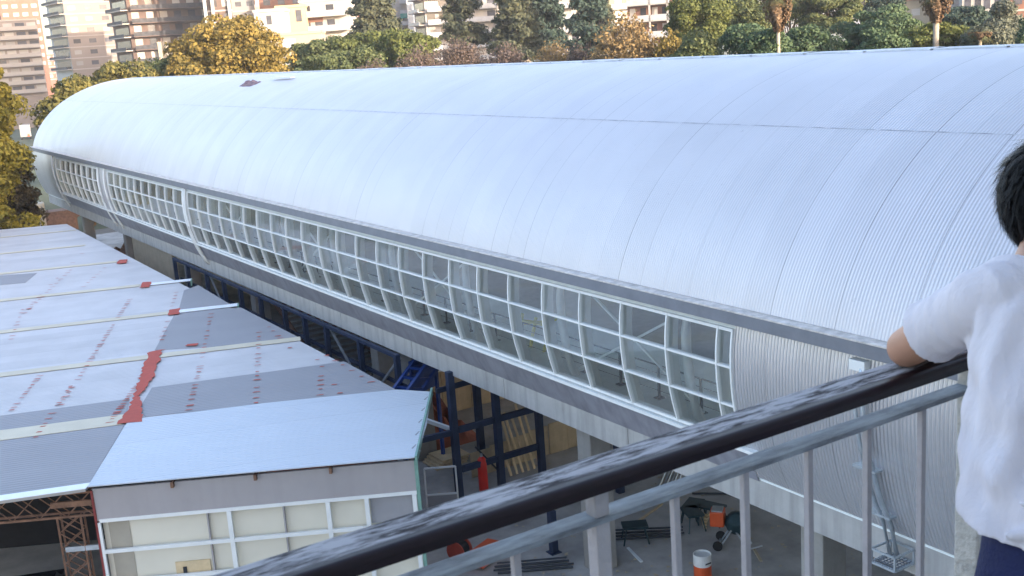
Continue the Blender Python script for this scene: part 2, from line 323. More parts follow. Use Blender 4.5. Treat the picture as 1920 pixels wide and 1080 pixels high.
# window bays
bays = [(18.65, 61.6), (62.6, 80.4), (83.2, 98.6)]
zs_rows = [-6.97, -7.86, -8.84, -9.83]
for bi, (ya, yb) in enumerate(bays):
    win = empty('window_ribbon'); win.parent = hall
    # rails
    for r_, z in enumerate(zs_rows):
        x = sec(z); hgt = .075 if r_ in (0, 3) else .055
        MB().box(x - .05, x + .10, ya, yb, z - hgt / 2, z + hgt / 2).build('window_rail', M['white_frame'], win)
    n = int(round((yb - ya - .49 * (bi == 0)) / 1.85)); ys = [ya + .49 + i * 1.85 for i in range(n + 1)] if bi == 0 else [ya + (yb - ya) * i / n for i in range(n + 1)]
    if bi == 0: ys = [ya] + [y for y in ys if y <= yb + .3]
    zz = np.linspace(-6.93, -9.86, 10)
    cl = []; 
    m = MB(); mf = MB()
    for y in ys:
        m1 = MB(); f1 = MB()
        for a in range(9):
            za, zb = zz[a], zz[a + 1]; xa, xb = sec(za), sec(zb); wd = .025
            for mm_, d0, d1, w_ in ((m1, -.065, .0, wd), (f1, .0, .34, .024)):
                n0 = len(mm_.v)
                mm_.v += [(xa + d0, y - w_, za), (xa + d0, y + w_, za), (xb + d0, y + w_, zb), (xb + d0, y - w_, zb), (xa + d1, y - w_, za), (xa + d1, y + w_, za), (xb + d1, y + w_, zb), (xb + d1, y - w_, zb)]
                for f in ((0, 1, 2, 3), (7, 6, 5, 4), (0, 3, 7, 4), (1, 5, 6, 2)): mm_.f.append(tuple(n0 + i for i in f))
        mo = m1.build('mullion', M['white_frame'], win); f1.build('mullion_fin', M['fin'], win)
    for a in range(len(ys) - 1 if bi else len(ys)):
        y0_ = ys[a]; y1_ = ys[a + 1] if a + 1 < len(ys) else yb
        if y1_ - y0_ < .1: continue
        for r_ in range(3):
            za, zb = zs_rows[r_], zs_rows[r_ + 1]; dx = random.uniform(-.012, .012); dy = random.uniform(-.010, .010)
            MB().quad((sec(za) + .03 + dx, y0_, za), (sec(za) + .03 - dx, y1_, za), (sec(zb) + .03 - dx + dy, y1_, zb), (sec(zb) + .03 + dx + dy, y0_, zb)).build('glass_pane', M['glass'], win)
# sill
x = sec(-9.9)
MB().box(x - .16, x + .12, 18.2, 99.0, -9.985, -9.90).build('window_sill', M['white_frame'], hall)
def wallstrip(ya, yb, za, zb, name, mt, off=0.0, n=14):
    P = []
    for z in np.linspace(za, zb, n): P.append([(sec(z) - off, ya, z), (sec(z) - off, yb, z)])
    return MB().grid(P).build(name, mt, hall, smooth=True)
wallstrip(18.62, 98.62, -6.46, -6.93, 'head_panel', M['fin'])
wallstrip(Y0, 18.62, -6.6, -10.78, 'cladding', M['clad'])
wallstrip(61.62, 62.58, -6.6, -9.9, 'cladding', M['clad'])
wallstrip(80.42, 83.18, -6.6, -9.9, 'cladding', M['clad'])
wallstrip(98.62, Y1, -6.6, -10.78, 'cladding', M['clad'])
wallstrip(18.62, 98.62, -9.985, -10.92, 'fascia', M['fascia'], .01)
# curved white ribs outside
for y in (62.1, 61.75, 81.0, 82.9, 99.4):
    pts = []
    for z in np.linspace(-6.75, -11.2, 14): pts.append((sec(z) - .14, y, z))
    MB().tube(pts, .07, 8).build('outer_rib', M['white_frame'], hall, smooth=True)
# deck
m = MB()
for i in range(17):
    ya = Y0 + i * 6.6; yb = min(ya + 6.57, Y1 - .5)
    if yb <= ya: break
    m.box(18.2, 18.45, ya, yb, -11.62, -10.88)
m.build('edge_beam', M['concrete'], hall)
MB().box(18.46, 35.6, Y0, Y1 - .5, -11.45, -10.9).build('deck_slab', M['concrete_col'], hall)
pf_ = MB(); pf_.box(18.2, 22.3, Y0 + .5, Y1 - .6, -10.88, -9.97); pf_.box(17.86, 18.2, Y0 + .5, Y1 - .6, -10.02, -9.965); pf_.build('platform', M['floor_in'], hall)
MB().box(31.7, 35.7, Y0 + .5, Y1 - .6, -10.88, -9.97).build('platform', M['floor_in'], hall)
# far side shell: wall with long window opening
m = MB()
for za, zb in ((-6.3, -6.6), (-9.9, -10.78)):
    P = [[(sec(z, 1), Y0, z), (sec(z, 1), Y1, z)] for z in np.linspace(za, zb, 5)]; m.grid(P)
for y in np.arange(Y0, Y1, 7.4):
    P = [[(sec(z, 1) - .02, y, z), (sec(z, 1) - .02, y + .5, z)] for z in np.linspace(-6.6, -9.9, 5)]; m.grid(P)
m.build('far_wall', M['inner_wall'], hall)
# end walls
P = []; m = MB()
for yy, nm in ((Y1 - .15, 1),):
    tt = np.linspace(0, 2 * math.pi, 60)[:-1]
    m.quad(*[(CX + .985 * AX * math.cos(t), yy, max(CZ + .985 * (BT if math.sin(t) > 0 else BB) * math.sin(t), -10.85)) for t in tt])
m.build('end_wall', M['inner_wall'], hall)
# inner frames and bracing
ribys = [20.9 + 5.55 * i for i in range(16) if 20.9 + 5.55 * i < 106]
for y in ribys:
    m = MB(); pts = []
    for t in np.linspace(math.pi + .37, math.pi - 1.2, 16):
        x, z = secpt(t); nx, nz = math.cos(t), math.sin(t); pts.append((x - nx * .55, y, z - nz * .5))
    m.tube(pts, .13, 8); m.build('arch_rib', M['steel_pale'], hall, smooth=True)
for i, y in enumerate(ribys[:-1]):
    if i % 2 == 0:
        m = MB(); m.bar((18.5, y, -9.8), (18.5, y + 5.55, -6.9), .06, .06); m.bar((18.56, y + 5.55, -9.8), (18.56, y, -6.9), .06, .06); m.build('cross_brace', M['steel_pale'], hall)
# platform edge railings inside
for i in range(44):
    y = 19.55 + i * 1.72; xb = 18.75
    if y > 95: break
    m = MB(); m.bar((xb, y, -9.97), (xb, y, -9.02), .06, .06); m.box(xb - .12, xb + .12, y - .12, y + .12, -9.965, -9.94)
    for z in (-9.02, -9.25, -9.5, -9.75): m.bar((xb, y + .03, z), (xb, y + 1.69, z), .035 if z == -9.02 else .012, .035 if z == -9.02 else .012)
    m.build('platform_barrier', M['black_steel'], hall)
for i in range(12):
    y = 22 + i * 6.5
    m = MB(); m.box(31.2, 31.4, y, y + 3.2, -9.9, -7.8); m.build('inner_panel', M['inner_wall'] if i % 3 else M['beige'], hall)
MB().box(23.2, 24.7, Y0 + 1, Y1 - 1, -10.88, -10.72).build('track_bed', M['concrete_col'], hall)
MB().box(28.4, 29.9, Y0 + 1, Y1 - 1, -10.88, -10.72).build('track_bed', M['concrete_col'], hall)
for k, y in ((0, 26.2), (1, 27.3)):
    pass
net = MB()
for k in range(7): net.bar((19.0 + .1 * k, 28.9, -9.0 + .02 * k), (19.0 + .1 * k, 31.0, -9.1 - .06 * k), .12, .03)
for k in range(3): net.bar((19.1, 29.2 + .8 * k, -9.97), (19.4, 29.2 + .8 * k, -9.0), .08, .08)
tag(net.build('work_trestle', M['yellow']), 'yellow trestle of slats standing behind the hall glazing', 'trestle')
# downpipe at the near end with hopper and tray
dp = empty('downpipe', (0, 0, 0), 0, 'galvanised rain downpipe following the curved silver wall down to a mesh tray', 'downpipe')
pts = [(gx - .2, 14.85, -6.9)] + [(sec(z) - .16, 14.75 + (z + 7.2) * .10, z) for z in np.linspace(-7.3, -10.5, 14)] + [(17.9, 14.3, -11.2)]
MB().tube(pts, .055, 10).build('pipe', M['galv'], dp, smooth=True)
MB().tube([(p[0] + .0, p[1] + .20, p[2]) for p in pts[1:]], .045, 10).build('pipe', M['galv'], dp, smooth=True)
for z in (-7.6, -9.2, -10.3): MB().box(sec(z) - .22, sec(z) + .02, 14.45 + (z + 9) * .08, 15.05 + (z + 9) * .08, z - .025, z + .025).build('pipe_bracket', M['galv'], dp)
MB().box(gx - .3, gx - .02, 14.7, 15.1, -7.10, -6.88).build('hopper', M['white_frame'], dp)
m = MB(); tx0, tx1, ty0, ty1, tz = 17.5, 18.1, 14.05, 14.65, -11.3
for a, b in (((tx0, ty0), (tx1, ty0)), ((tx1, ty0), (tx1, ty1)), ((tx1, ty1), (tx0, ty1)), ((tx0, ty1), (tx0, ty0))):
    m.bar((*a, tz), (*b, tz), .05, .05); m.bar((*a, tz + .3), (*b, tz + .3), .04, .04); m.bar((*a, tz), (*a, tz + .3), .04, .04)
m.build('tray_frame', M['galv'], dp)
m = MB()
for k in range(6): m.bar((tx0, ty0 + .09 * k + .05, tz + .02), (tx1, ty0 + .09 * k + .05, tz + .02), .02, .015)
for k in range(6): m.bar((tx0 + .09 * k + .03, ty0, tz + .03), (tx0 + .09 * k + .03, ty1, tz + .03), .02, .015)
m.build('tray_mesh', M['gutter'], dp)
# deck columns: things under the hall
def column(x0, x1, y0, y1, label, parent=hall):
    m = MB(); m.box(x0, x1, y0, y1, G + .03, -11.5)
    return m.build('column', M['concrete_col'], parent, bevel=.03)
for yc in (17.3, 26.5, 41.3, 56, 68, 83, 97):
    column(18.55, 19.35, yc - .35, yc + .35, '')
for yc in (17.3, 26.5, 41.3, 56, 70, 83, 97): column(33.2, 34.4, yc - .7, yc + .7, '')
# big pier wall (tan face) at the third stretch
MB().box(18.6, 18.9, 71.0, 81.0, G + .03, -11.6).build('pier_wall', M['beige'], hall)
# ------------------------------------------------------------------ blue steel frame beneath the deck edge
fr_ = empty('steel_frame', (0, 0, G), 0, 'navy blue steel frame of posts and rails standing under the deck edge', 'steel frame')
def P3(x, y, z): return (x, y, z - G)
for x in (18.12, 19.95, 21.8):
    MB().box(x - .12, x + .12, 33.88, 34.12, .03, -11.46 - G).build('post', M['blue_steel'], fr_)
for z in (-13.72, -15.25):
    MB().bar(P3(18.3, 34.0, z), P3(19.8, 34.0, z), .16, .22).build('rail', M['blue_steel'], fr_); MB().bar(P3(20.1, 34.0, z), P3(21.65, 34.0, z), .16, .22).build('rail', M['blue_steel'], fr_)
MB().bar(P3(16.3, 34.0, -13.7), P3(17.95, 34.0, -13.75), .16, .2).build('rail', M['blue_steel'], fr_)
MB().bar(P3(18.12, 34.15, -13.7), P3(16.4, 38.0, -13.0), .12, .14).build('brace', M['steel_pale'], fr_)
MB().bar(P3(18.3, 35.5, -12.6), P3(21.9, 35.5, -12.5), .14, .18).build('rail', M['blue_steel'], fr_)
MB().bar(P3(19.0, 34.1, -14.6), P3(20.0, 34.1, -15.9), .06, .06).build('brace', M['black_steel'], fr_)
MB().box(20.6, 20.85, 36.6, 36.85, .03, -11.46 - G).build('post', M['blue_steel'], fr_)
MB().box(22.9, 23.15, 30.6, 30.85, .03, -11.46 - G).build('post', M['blue_steel'], fr_)
bl = MB(); bl.box(18.28, 18.5, 28.2, 28.42, G + .03, G + 1.5); bl.box(18.2, 18.58, 28.12, 28.5, G + .03, G + .06)
tag(bl.build('bollard', M['blue_steel']), 'short navy blue post on a small foot plate alone on the yard below the handrail', 'bollard')
# long stair / side frame farther along
f2 = empty('steel_frame', (0, 0, G), 0, 'row of dark blue steel posts with crossbars far along under the deck', 'steel frame')
for i, y in enumerate([38.1, 41.5, 45.0, 47.5, 50, 53.3, 56.3, 59.0, 62.0, 65.7, 68.4]):
    MB().box(17.95, 18.15, y - .11, y + .11, .03, -11.64 - G).build('post', M['blue_steel'], f2)
MB().bar(P3(18.05, 38, -11.72), P3(18.05, 68.4, -11.72), .16, .14).build('rail', M['blue_steel'], f2)
for z in (-13.0, -14.8): MB().bar(P3(18.3, 38, z), P3(18.3, 68.4, z), .1, .14).build('rail', M['blue_steel'], f2)
for a, b in ((38.1, 41.5), (62, 59), (45, 41.5)): MB().bar(P3(18.2, a, -11.8), P3(18.2, b, -14.4), .08, .1).build('brace', M['galv'], f2)
st = empty('stair_flight', (0, 0, G), 0, 'grey open stair flight rising behind the dark blue posts', 'stairs')
m = MB()
for k in range(26): m.box(19.6, 22.4, 47 + .42 * k, 47.36 + .42 * k, .15 + .18 * k, .2 + .18 * k)
m.build('treads', M['galv'], st)
for x in (19.55, 22.45): MB().bar((x, 46.8, .05), (x, 58.2, 4.9), .06, .3).build('stringer', M['rust'], st)
# stack of bright blue truss sections
tr = empty('truss_section', tuple(onY(790, 712, 37.2)), R(20), 'bright blue lattice truss section hoisted behind the shed roof end', 'truss')
m = MB()
for a, b in (((-1.6, 0, -.7), (1.0, 0, .9)), ((-1.2, 0, -1.2), (1.6, 0, .6)), ((-1.6, .7, -.7), (1.0, .7, .9)), ((-1.2, .7, -1.2), (1.6, .7, .6))): m.bar(a, b, .13, .13)
m.build('chord', M['bright_blue'], tr)
m = MB()
for k in range(7):
    t = k / 6; a = Vector((-1.6, 0, -.7)).lerp(Vector((1.0, 0, .9)), t); b = Vector((-1.2, 0, -1.2)).lerp(Vector((1.6, 0, .6)), min(1, t + .12)); m.bar(a, b, .08, .08); m.bar(a, a + Vector((0, .7, 0)), .08, .08); m.bar(a + Vector((0, .7, 0)), b + Vector((0, .7, 0)), .08, .08)
m.build('lacing', M['bright_blue'], tr)
MB().box(.4, 1.8, .9, 1.0, -.9, .5).build('gusset_panel', M['bright_blue'], tr)
MB().bar((-.9, .3, -1.2), (-.9, .3, -3.6), .12, .12).build('prop', M['bright_blue'], tr); MB().bar((1.2, .3, .3), (1.2, .3, -3.6), .12, .12).build('prop', M['bright_blue'], tr)
# ------------------------------------------------------------------ yard clutter under the deck
hd = empty('site_hoarding', (0, 0, G), 0, 'low ochre hoarding standing across the yard behind the navy frame', 'hoarding')
for k in range(7):
    x = 19.6 + k * .92
    MB().box(x, x + .88, 35.6 + .03 * (k % 2), 35.66 + .03 * (k % 2), .05, 1.05 + .07 * k).build('plywood_sheet', M['ply'], hd)
hd2 = empty('site_hoarding', (0, 0, G), 0, 'tall pale boarding far under the deck seen between the navy posts', 'hoarding')
for k in range(5): MB().box(21.0 + k * 1.5, 22.45 + k * 1.5, 43.0, 43.08, .05, 4.6).build('board_sheet', M['ply'], hd2)
MB().bar((21, 42.9, 2.2), (28.4, 42.9, 2.2), .1, .12).build('board_rail', M['white_frame'], hd2)
for k in range(6):
    x = 20.75 + .27 * k
    pl_ = MB().bar((x + .1, 34.75, G + .05), (x - .12 + .05 * (k % 2), 35.5, G + 2.15 + .22 * ((k * 2) % 3)), .10, .05)
    lab = ['leftmost pale plank leaning on the ochre hoarding', 'second pale plank from the left leaning on the ochre hoarding', 'third pale plank from the left leaning on the ochre hoarding', 'fourth pale plank from the left leaning on the ochre hoarding', 'fifth pale plank from the left leaning on the ochre hoarding', 'rightmost pale plank leaning on the ochre hoarding'][k]
    tag(pl_.build('timber_plank', M['plank']), lab, 'plank', 'planks leaning on the hoarding')
m = MB()
for k in range(4): m.box(18.9 + .1 * k, 20.3 + .05 * k, 37.2, 38.4, G + .05 + .09 * k, G + .11 + .09 * k)
tag(m.build('board_stack', M['plank']), 'flat stack of pale boards on the yard behind the navy frame', 'boards')
m = MB(); m.box(18.9, 19.7, 38.6, 40.2, G + .03, -11.46); tag(m.build('concrete_pier', M['concrete_col']), 'plain brownish concrete pier behind the left navy post', 'pier')
# brown rubble and brick backdrop under the far deck
bw = empty('brick_wall', (0, 0, G), 0, 'reddish brown brick wall in the shade beyond the blue posts', 'wall')
MB().box(25.2, 25.5, 46, 100, .03, 3.4).build('wall', M['brick_red'], bw)
MB().box(25.0, 25.15, 70, 99, .03, 3.0).build('boarding', M['ply'], bw)
# heaps
def heap(name, x, y, sx, sy, h, mt, label, cat):
    m = MB(); n = 14; P = []
    for i in range(n + 1):
        row = []
        for j in range(n + 1):
            u, v = i / n * 2 - 1, j / n * 2 - 1; r = max(0, 1 - u * u) * max(0, 1 - v * v)
            row.append((x + u * sx, y + v * sy, G + .03 + h * r * (.75 + .5 * random.random())))
        P.append(row)
    return tag(m.grid(P).build(name, mt), label, cat)
heap('rubble_heap', 20.5, 41.5, 1.8, 2.4, 1.9, M['brick_red'], 'reddish rubble heap in the shade between the blue posts', 'rubble')
heap('rubble_heap', 20.8, 92, 2.4, 5, 2.2, M['rust'], 'rusty brown heap below the far end of the hall', 'rubble')
# bucket drum
b = empty('drum', tuple(onZ(1318, 1086, G + .02)), 0, 'orange-red drum with a white upper band standing on the yard', 'drum')
MB().lathe(0, 0, [(.25, 0), (.27, .03), (.27, .52), (.25, .53)], 24).build('body', M['orange'], b, smooth=False)
MB().lathe(0, 0, [(.272, .5), (.276, .52), (.276, .84), (.262, .86), (.262, .80), (.01, .80)], 24).build('rim_band', M['white_bucket'], b)
m = MB().box(-.12, .1, -.285, -.275, .60, .64); m.build('label_strip', M['black_steel'], b)
# wheelbarrow / mixer
p = onZ(1378, 1025, G + .03)
wb = empty('concrete_mixer', (p.x, p.y, G + .03), R(-50), 'small dark green concrete mixer with an orange motor box beside the baluster', 'concrete mixer')
MB().lathe(0, 0, [(.12, -.42), (.34, -.22), (.40, 0), (.34, .2), (.2, .42), (.17, .42)], 18).build('mixer_drum', M['green_dark'], wb, smooth=True)
wb.children[0].rotation_euler = (R(55), 0, 0); wb.children[0].location = (.1, 0, .85)
MB().box(-.75, -.3, -.25, .25, .75, 1.25).build('motor_box', M['orange'], wb, bevel=.03)
MB().box(-.7, -.35, -.2, .2, 1.25, 1.3).build('motor_cover', M['galv'], wb)
m = MB(); m.bar((-.5, -.3, 0), (0, -.3, .8), .05, .05); m.bar((.5, -.3, 0), (0, -.3, .8), .05, .05); m.bar((-.5, .3, 0), (0, .3, .8), .05, .05); m.bar((.5, .3, 0), (0, .3, .8), .05, .05); m.bar((-.5, -.3, .1), (-.5, .3, .1), .04, .04); m.bar((.5, -.3, .1), (.9, -.3, .25), .04, .04)
m.build('stand', M['galv'], wb)
for s in (-1, 1): MB().tube([(-.5, s * .36, .16), (-.5, s * .42, .16)], .16, 14).build('wheel', M['tyre'], wb)
# low tables / trestles
for k, (px, py, lab) in enumerate([(1300, 945, 'dark green work stool nearest the pale timber offcuts on the yard'), (1298, 960, 'lower dark green work stool with splayed legs on the yard'), (1335, 950, 'flat dark green work stool farther right on the yard'), (1190, 985, 'dark blue trestle lying behind the grey baluster post')]):
    p = onZ(px, py, G + .6)
    t = empty('work_stool', (p.x, p.y, G + .03), R(30 + 40 * k), lab, 'stool')
    MB().box(-.42, .42, -.28, .28, .55, .62).build('stool_top', M['green_dark'], t)
    for sx in (-1, 1):
        for sy in (-1, 1): MB().bar((sx * .42, sy * .3, 0), (sx * .3, sy * .2, .56), .04, .04).build('leg', M['green_dark'], t)
p = onZ(1320, 980, G + .03)
m = MB()
for k in range(5): m.bar((p.x + .1 * k - .3, p.y - .4 + .1 * k, G + .06 + .05 * k), (p.x + .3 + .12 * k, p.y + .5 - .1 * k, G + .06 + .05 * k), .09, .05)
tag(m.build('timber_offcuts', M['plank']), 'small heap of pale timber offcuts beside the green stools', 'timber', kind=None)
# orange barrier machine and cable reel near lower left of rail
p = onZ(910, 1035, G + .4)
ob = empty('tool_crate', (p.x, p.y, G + .03), R(25), 'flat orange crate with black round handles on the yard below the handrail', 'crate')
MB().box(-.6, .6, -.3, .3, .1, .55).build('crate_body', M['orange'], ob, bevel=.03)
for s in (-1, 1): MB().tube([(s * .45, -.34, .3), (s * .45, -.3, .3)], .08, 12).build('handle', M['black_steel'], ob)
p = onZ(862, 1035, G + .3)
cr = empty('cable_reel', (p.x, p.y, G + .03), R(25), 'red and black cable reel beside the flat orange crate', 'cable reel')
for s in (-1, 1): MB().tube([(s * .2, 0, .36), (s * .24, 0, .36)], .35, 20).build('flange', M['red_paint'], cr)
MB().tube([(-.2, 0, .36), (.2, 0, .36)], .27, 18).build('cable', M['tyre'], cr)
# red cylinder
p = onZ(908, 925, G + .03)
gc = empty('gas_cylinder', (p.x, p.y, G + .03), 0, 'tall red gas cylinder standing on the yard beside the blue posts', 'gas cylinder')
MB().lathe(0, 0, [(.17, 0), (.18, .05), (.18, 1.2), (.15, 1.38), (.06, 1.46)], 16).build('cylinder', mat('red_enamel', (.6, .02, .01), .4), gc, smooth=True)
MB().lathe(0, 0, [(.05, 1.45), (.05, 1.58)], 10).build('valve', M['galv'], gc)
# reinforcing rods
for px, py, a, lab in ((1255, 905, 40, 'short bundle of steel rods lying in the strip between handrail and grey bar'), (1210, 1000, -35, 'dark bundle of pipes lying right of the grey post'), (1000, 1060, -30, 'long bundle of pipes lying at the lower edge')):
    p = onZ(px, py, G + .1); m = MB(); d = Vector((math.cos(R(a)), math.sin(R(a)), 0)); s_ = Vector((-d.y, d.x, 0))
    for k in range(6): q = Vector((p.x, p.y, G + .08 + .05 * (k % 2))) + s_ * (.12 * k - .3); m.tube([q - d * (1.1 + .2 * random.random()), q + d * (1.1 + .2 * random.random())], .03, 6)
    tag(m.build('pipe_bundle', M['galv'] if px > 1220 else M['black_steel']), lab, 'pipes')
m = MB()
for k in range(900):
    x = 17.0 + random.random() ** 1.3 * 12; y = 21 + random.random() * 24; q = random.uniform(.02, .09)
    a = random.random() * 6.28; c_, s_ = math.cos(a) * q, math.sin(a) * q * random.uniform(.3, 1)
    m.quad((x - c_, y - s_, G + .032), (x + s_, y - c_, G + .035 + q * .3), (x + c_, y + s_, G + .034), (x - s_, y + c_, G + .036 + q * .4))
tag(m.build('debris', M['beige']), 'scattered chips and dust on the yard concrete', 'debris', kind='stuff')
for k, (px, py, l, a, mt, lab) in enumerate([(1220, 960, 1.6, 20, 'plank', 'single pale board lying on the yard right of the grey post'), (1345, 925, 1.8, -42, 'black_steel', 'black bar lying on the yard beside the farther green stool'), (1420, 1040, .9, 60, 'beige', 'short flat offcut lying on the yard right of the mixer'), (1190, 1040, 1.1, 75, 'steel_pale', 'pale bar lying on the yard near the foot of the grey post')]):
    p = onZ(px, py, G + .05); d = Vector((math.cos(R(a)), math.sin(R(a)), 0)) * l / 2
    tag(MB().bar(p - d, p + d, .09, .04).build('loose_bar', M[mt]), lab, 'bar')
# ------------------------------------------------------------------ shed with patched sheet roof
ZS = -11.0
sh = empty('shed', (0, 0, 0), 0, 'wide low shed with a patched pale sheet roof and a cream panelled front', 'shed')
U = Vector((.3435, .9391, 0)).normalized(); Vv = Vector((U.y, -U.x, 0)); O = onZ(165, 915, ZS)
def S(x, y, z=ZS): p = onZ(x, y, z); return p
def uv(p): d = p - O; return d.dot(U), d.dot(Vv)
def P(u, v, z=ZS): q = O + U * u + Vv * v; return Vector((q.x, q.y, z))
M['sheet'] = corrugated('shed_sheet', (.50, .495, .50), .18, 1, rough=.6, metal=.05, depth=.010, seam=1.1, seamdark=.35, dirt=.34)
M['sheet_grey'] = corrugated('shed_sheet_grey', (.27, .27, .285), .18, 1, rough=.65, metal=.05, depth=.006, seam=1.1, seamdark=.1, dirt=.12)
M['sheet_new'] = corrugated('shed_sheet_new', (.50, .54, .59), .17, 1, rough=.5, metal=.2, depth=.008, seam=1.6, seamdark=.3, dirt=.08)
M['strip'] = mat('yellowed_skylight', (.54, .49, .37), .6, 0, .1, .6)
M['edge_w'] = mat('white_flashing', (.74, .77, .80), .5, .1, .06, 1)
# roof in local frame: x = v, y = u
shr = empty('shed_roof', tuple(O), -math.atan2(U.x, U.y)); shr.parent = sh; shr['label'] = 'patched pale roof of corrugated sheets'
def L(px, py):                                  # pixel on the roof plane -> (v, u)
    a, b_ = uv(onZ(px, py, ZS)); return (b_, a)
edge = [L(125, 420), L(345, 535), L(563, 640), L(745, 733)]
eL = L(0, 937); lf = -22.0
ufar = L(125, 420)[1]
near_old = L(158, 918)
body = [(lf, L(0, 937)[1] - .15), (near_old[0], near_old[1] + .1), L(275, 785), L(740, 733), L(563, 640), L(345, 535), L(125, 420), (lf, ufar + 1.2)]
def slab(pts, z0, z1):
    m = MB(); n = len(pts); m.quad(*[(x, y, z1) for x, y in pts][::1]); m.quad(*[(x, y, z0) for x, y in pts][::-1])
    for i in range(n):
        a, b_ = pts[i], pts[(i + 1) % n]; m.quad((*a, z0), (*b_, z0), (*b_, z1), (*a, z1))
    return m
slab(body, -.10, 0).build('roof_sheet', M['sheet'], shr)
# newer sheet with torn end
q = [L(165, 915), L(470, 888), L(780, 860), L(800, 800), L(808, 737), L(745, 733), L(500, 758), L(242, 790)]
slab(q, .02, .05).build('new_roof_sheet', M['sheet_new'], shr)
# grey patches
def patch(pix, mt, z, name='sheet_patch', th=.012):
    return slab([L(*a) for a in pix], z - th, z).build(name, mt, shr)
patch([(0, 780), (243, 748), (235, 795), (165, 912), (0, 932)], M['sheet_grey'], .012)
patch([(290, 657), (330, 585), (452, 577), (562, 634), (380, 652)], M['sheet_grey'], .012)
patch([(285, 727), (560, 690), (645, 678), (742, 731), (272, 782), (262, 765)], M['sheet_grey'], .012)
patch([(0, 517), (70, 512), (48, 530), (0, 535)], M['sheet_grey'], .012)
patch([(345, 545), (372, 535), (430, 570), (335, 582)], M['sheet_grey'], .014)
# yellowed strips
for y0_, (x1_, y1_), wd, far in ((823, (235, 782), 1.05, 0), (707, (563, 633), .62, 1), (625, (318, 586), .6, 0), (564, (262, 536), .6, 0), (515, (220, 490), .55, 0), (475, (158, 462), .5, 0), (443, (140, 435), .35, 0)):
    v1, u1 = L(x1_, y1_); u0 = L(0, y0_)[1]; um = (u0 + u1) / 2
    slab([(lf, um - wd / 2), (v1, um - wd / 2), (v1, um + wd / 2), (lf, um + wd / 2)], .02, .032).build('skylight_strip', M['strip'], shr)
for (xa, ya_), (xb, yb_) in (((320, 586), (445, 574)), ((265, 537), (358, 525))):
    v0, u0 = L(xa, ya_); v1, u1 = L(xb, yb_); um = (u0 + u1) / 2
    slab([(v0, um - .3), (v1, um - .3), (v1, um + .3), (v0, um + .3)], .034, .05).build('ridge_flashing', M['edge_w'], shr)
    slab([(v1, um - .35), (v1 + .06, um - .35), (v1 + .06, um + .35), (v1, um + .35)], -.22, .05).build('flashing_end', M['teal'], shr)
v0, u0 = eL; slab([(lf, u0 - .2), (near_old[0] + .05, near_old[1] - .05), (near_old[0] + .12, near_old[1] + .35), (lf, u0 + .2)], .03, .05).build('eave_flashing', M['edge_w'], shr)
# red oxide patches with ragged outline
def ragged(pix, z=.062, jit=.07):
    pts = []
    for i in range(len(pix)):
        a = Vector(L(*pix[i])); b_ = Vector(L(*pix[(i + 1) % len(pix)])); n = max(2, int((b_ - a).length / .22))
        for k in range(n): t = k / n; q_ = a.lerp(b_, t); pts.append((q_.x + random.uniform(-jit, jit), q_.y + random.uniform(-jit, jit)))
    return slab(pts, z - .008, z)
for pix in ([(222, 797), (243, 765), (262, 715), (272, 680), (280, 662), (303, 658), (299, 680), (285, 715), (262, 745), (270, 793)],):
    ragged(pix).build('red_oxide_patch', M['red_paint'], shr)
for pix in ([(315, 593), (318, 583), (338, 580), (336, 591)], [(262, 541), (268, 531), (285, 530), (280, 540)], [(218, 496), (224, 489), (240, 488), (237, 495)], [(348, 651), (352, 648), (373, 646), (368, 650)]):
    ragged(pix, .062, .03).build('red_oxide_patch', M['red_paint'], shr)
# rows of red sealant dabs
m = MB()
rows = [((20, 640), (45, 575), 8), ((20, 773), (78, 702), 12), ((46, 588), (75, 555), 5), ((60, 832), (135, 722), 14), ((145, 715), (245, 560), 30), ((110, 765), (150, 705), 7), ((45, 590), (140, 500), 16), ((205, 795), (258, 722), 15), ((262, 712), (305, 655), 12), ((300, 650), (332, 545), 14), ((352, 778), (375, 690), 14), ((375, 690), (397, 585), 14), ((480, 760), (486, 620), 16), ((600, 745), (602, 700), 5), ((640, 742), (590, 668), 5), ((545, 655), (500, 610), 6), ((155, 540), (200, 500), 7), ((700, 720), (600, 660), 6), ((70, 560), (160, 470), 6)]
for (a, b_, n) in rows:
    A = Vector(L(*a)); B = Vector(L(*b_))
    for k in range(n):
        if random.random() < .12: continue
        c = A.lerp(B, (k + .5 * random.random()) / n); w_ = random.uniform(.08, .17); h_ = random.uniform(.03, .06)
        pts = [(c.x - w_, c.y - h_ * random.uniform(.4, 1)), (c.x + w_ * .6, c.y - h_), (c.x + w_, c.y + h_ * random.uniform(0, 1)), (c.x - w_ * .5, c.y + h_)]
        m.quad(*[(x, y, .037) for x, y in pts])
        n0 = len(m.v) - 4
dab = m.build('sealant_dab', M['red_paint'], shr); dab['kind'] = 'stuff'; dab['label'] = 'rows of red sealant dabs over the screw lines'
# front wall
A_ = onZ(165, 915, ZS); B_ = onZ(780, 860, ZS); W = (B_ - A_).normalized(); Nn = Vector((W.y, -W.x, 0))
Aw = A_ - Nn * .25
def onW(px, py):                                 # pixel -> (s, z) on the wall plane
    r = Vector(ray(px, py)); k = Aw.dot(Nn) / r.dot(Nn); p_ = r * k; return ((p_ - Aw).dot(W), p_.z)
def wbox(s0, s1, z0, z1, d0, d1, name, mt, par):
    m = MB(); a = MB().box(s0, s1, -d1, -d0, z0, z1)
    o = a.build(name, mt, par); return o
wl = empty('front_wall', tuple(Vector((Aw.x, Aw.y, 0))), math.atan2(W.y, W.x)); wl.parent = sh
sL = .0; sR = onW(780, 905)[0]
zb = (onW(185, 993)[1] + onW(770, 905)[1]) / 2; zm = (onW(202, 1054)[1] + onW(787, 958)[1]) / 2; z3 = 2 * zm - zb
print('wall', sR, zb, zm)
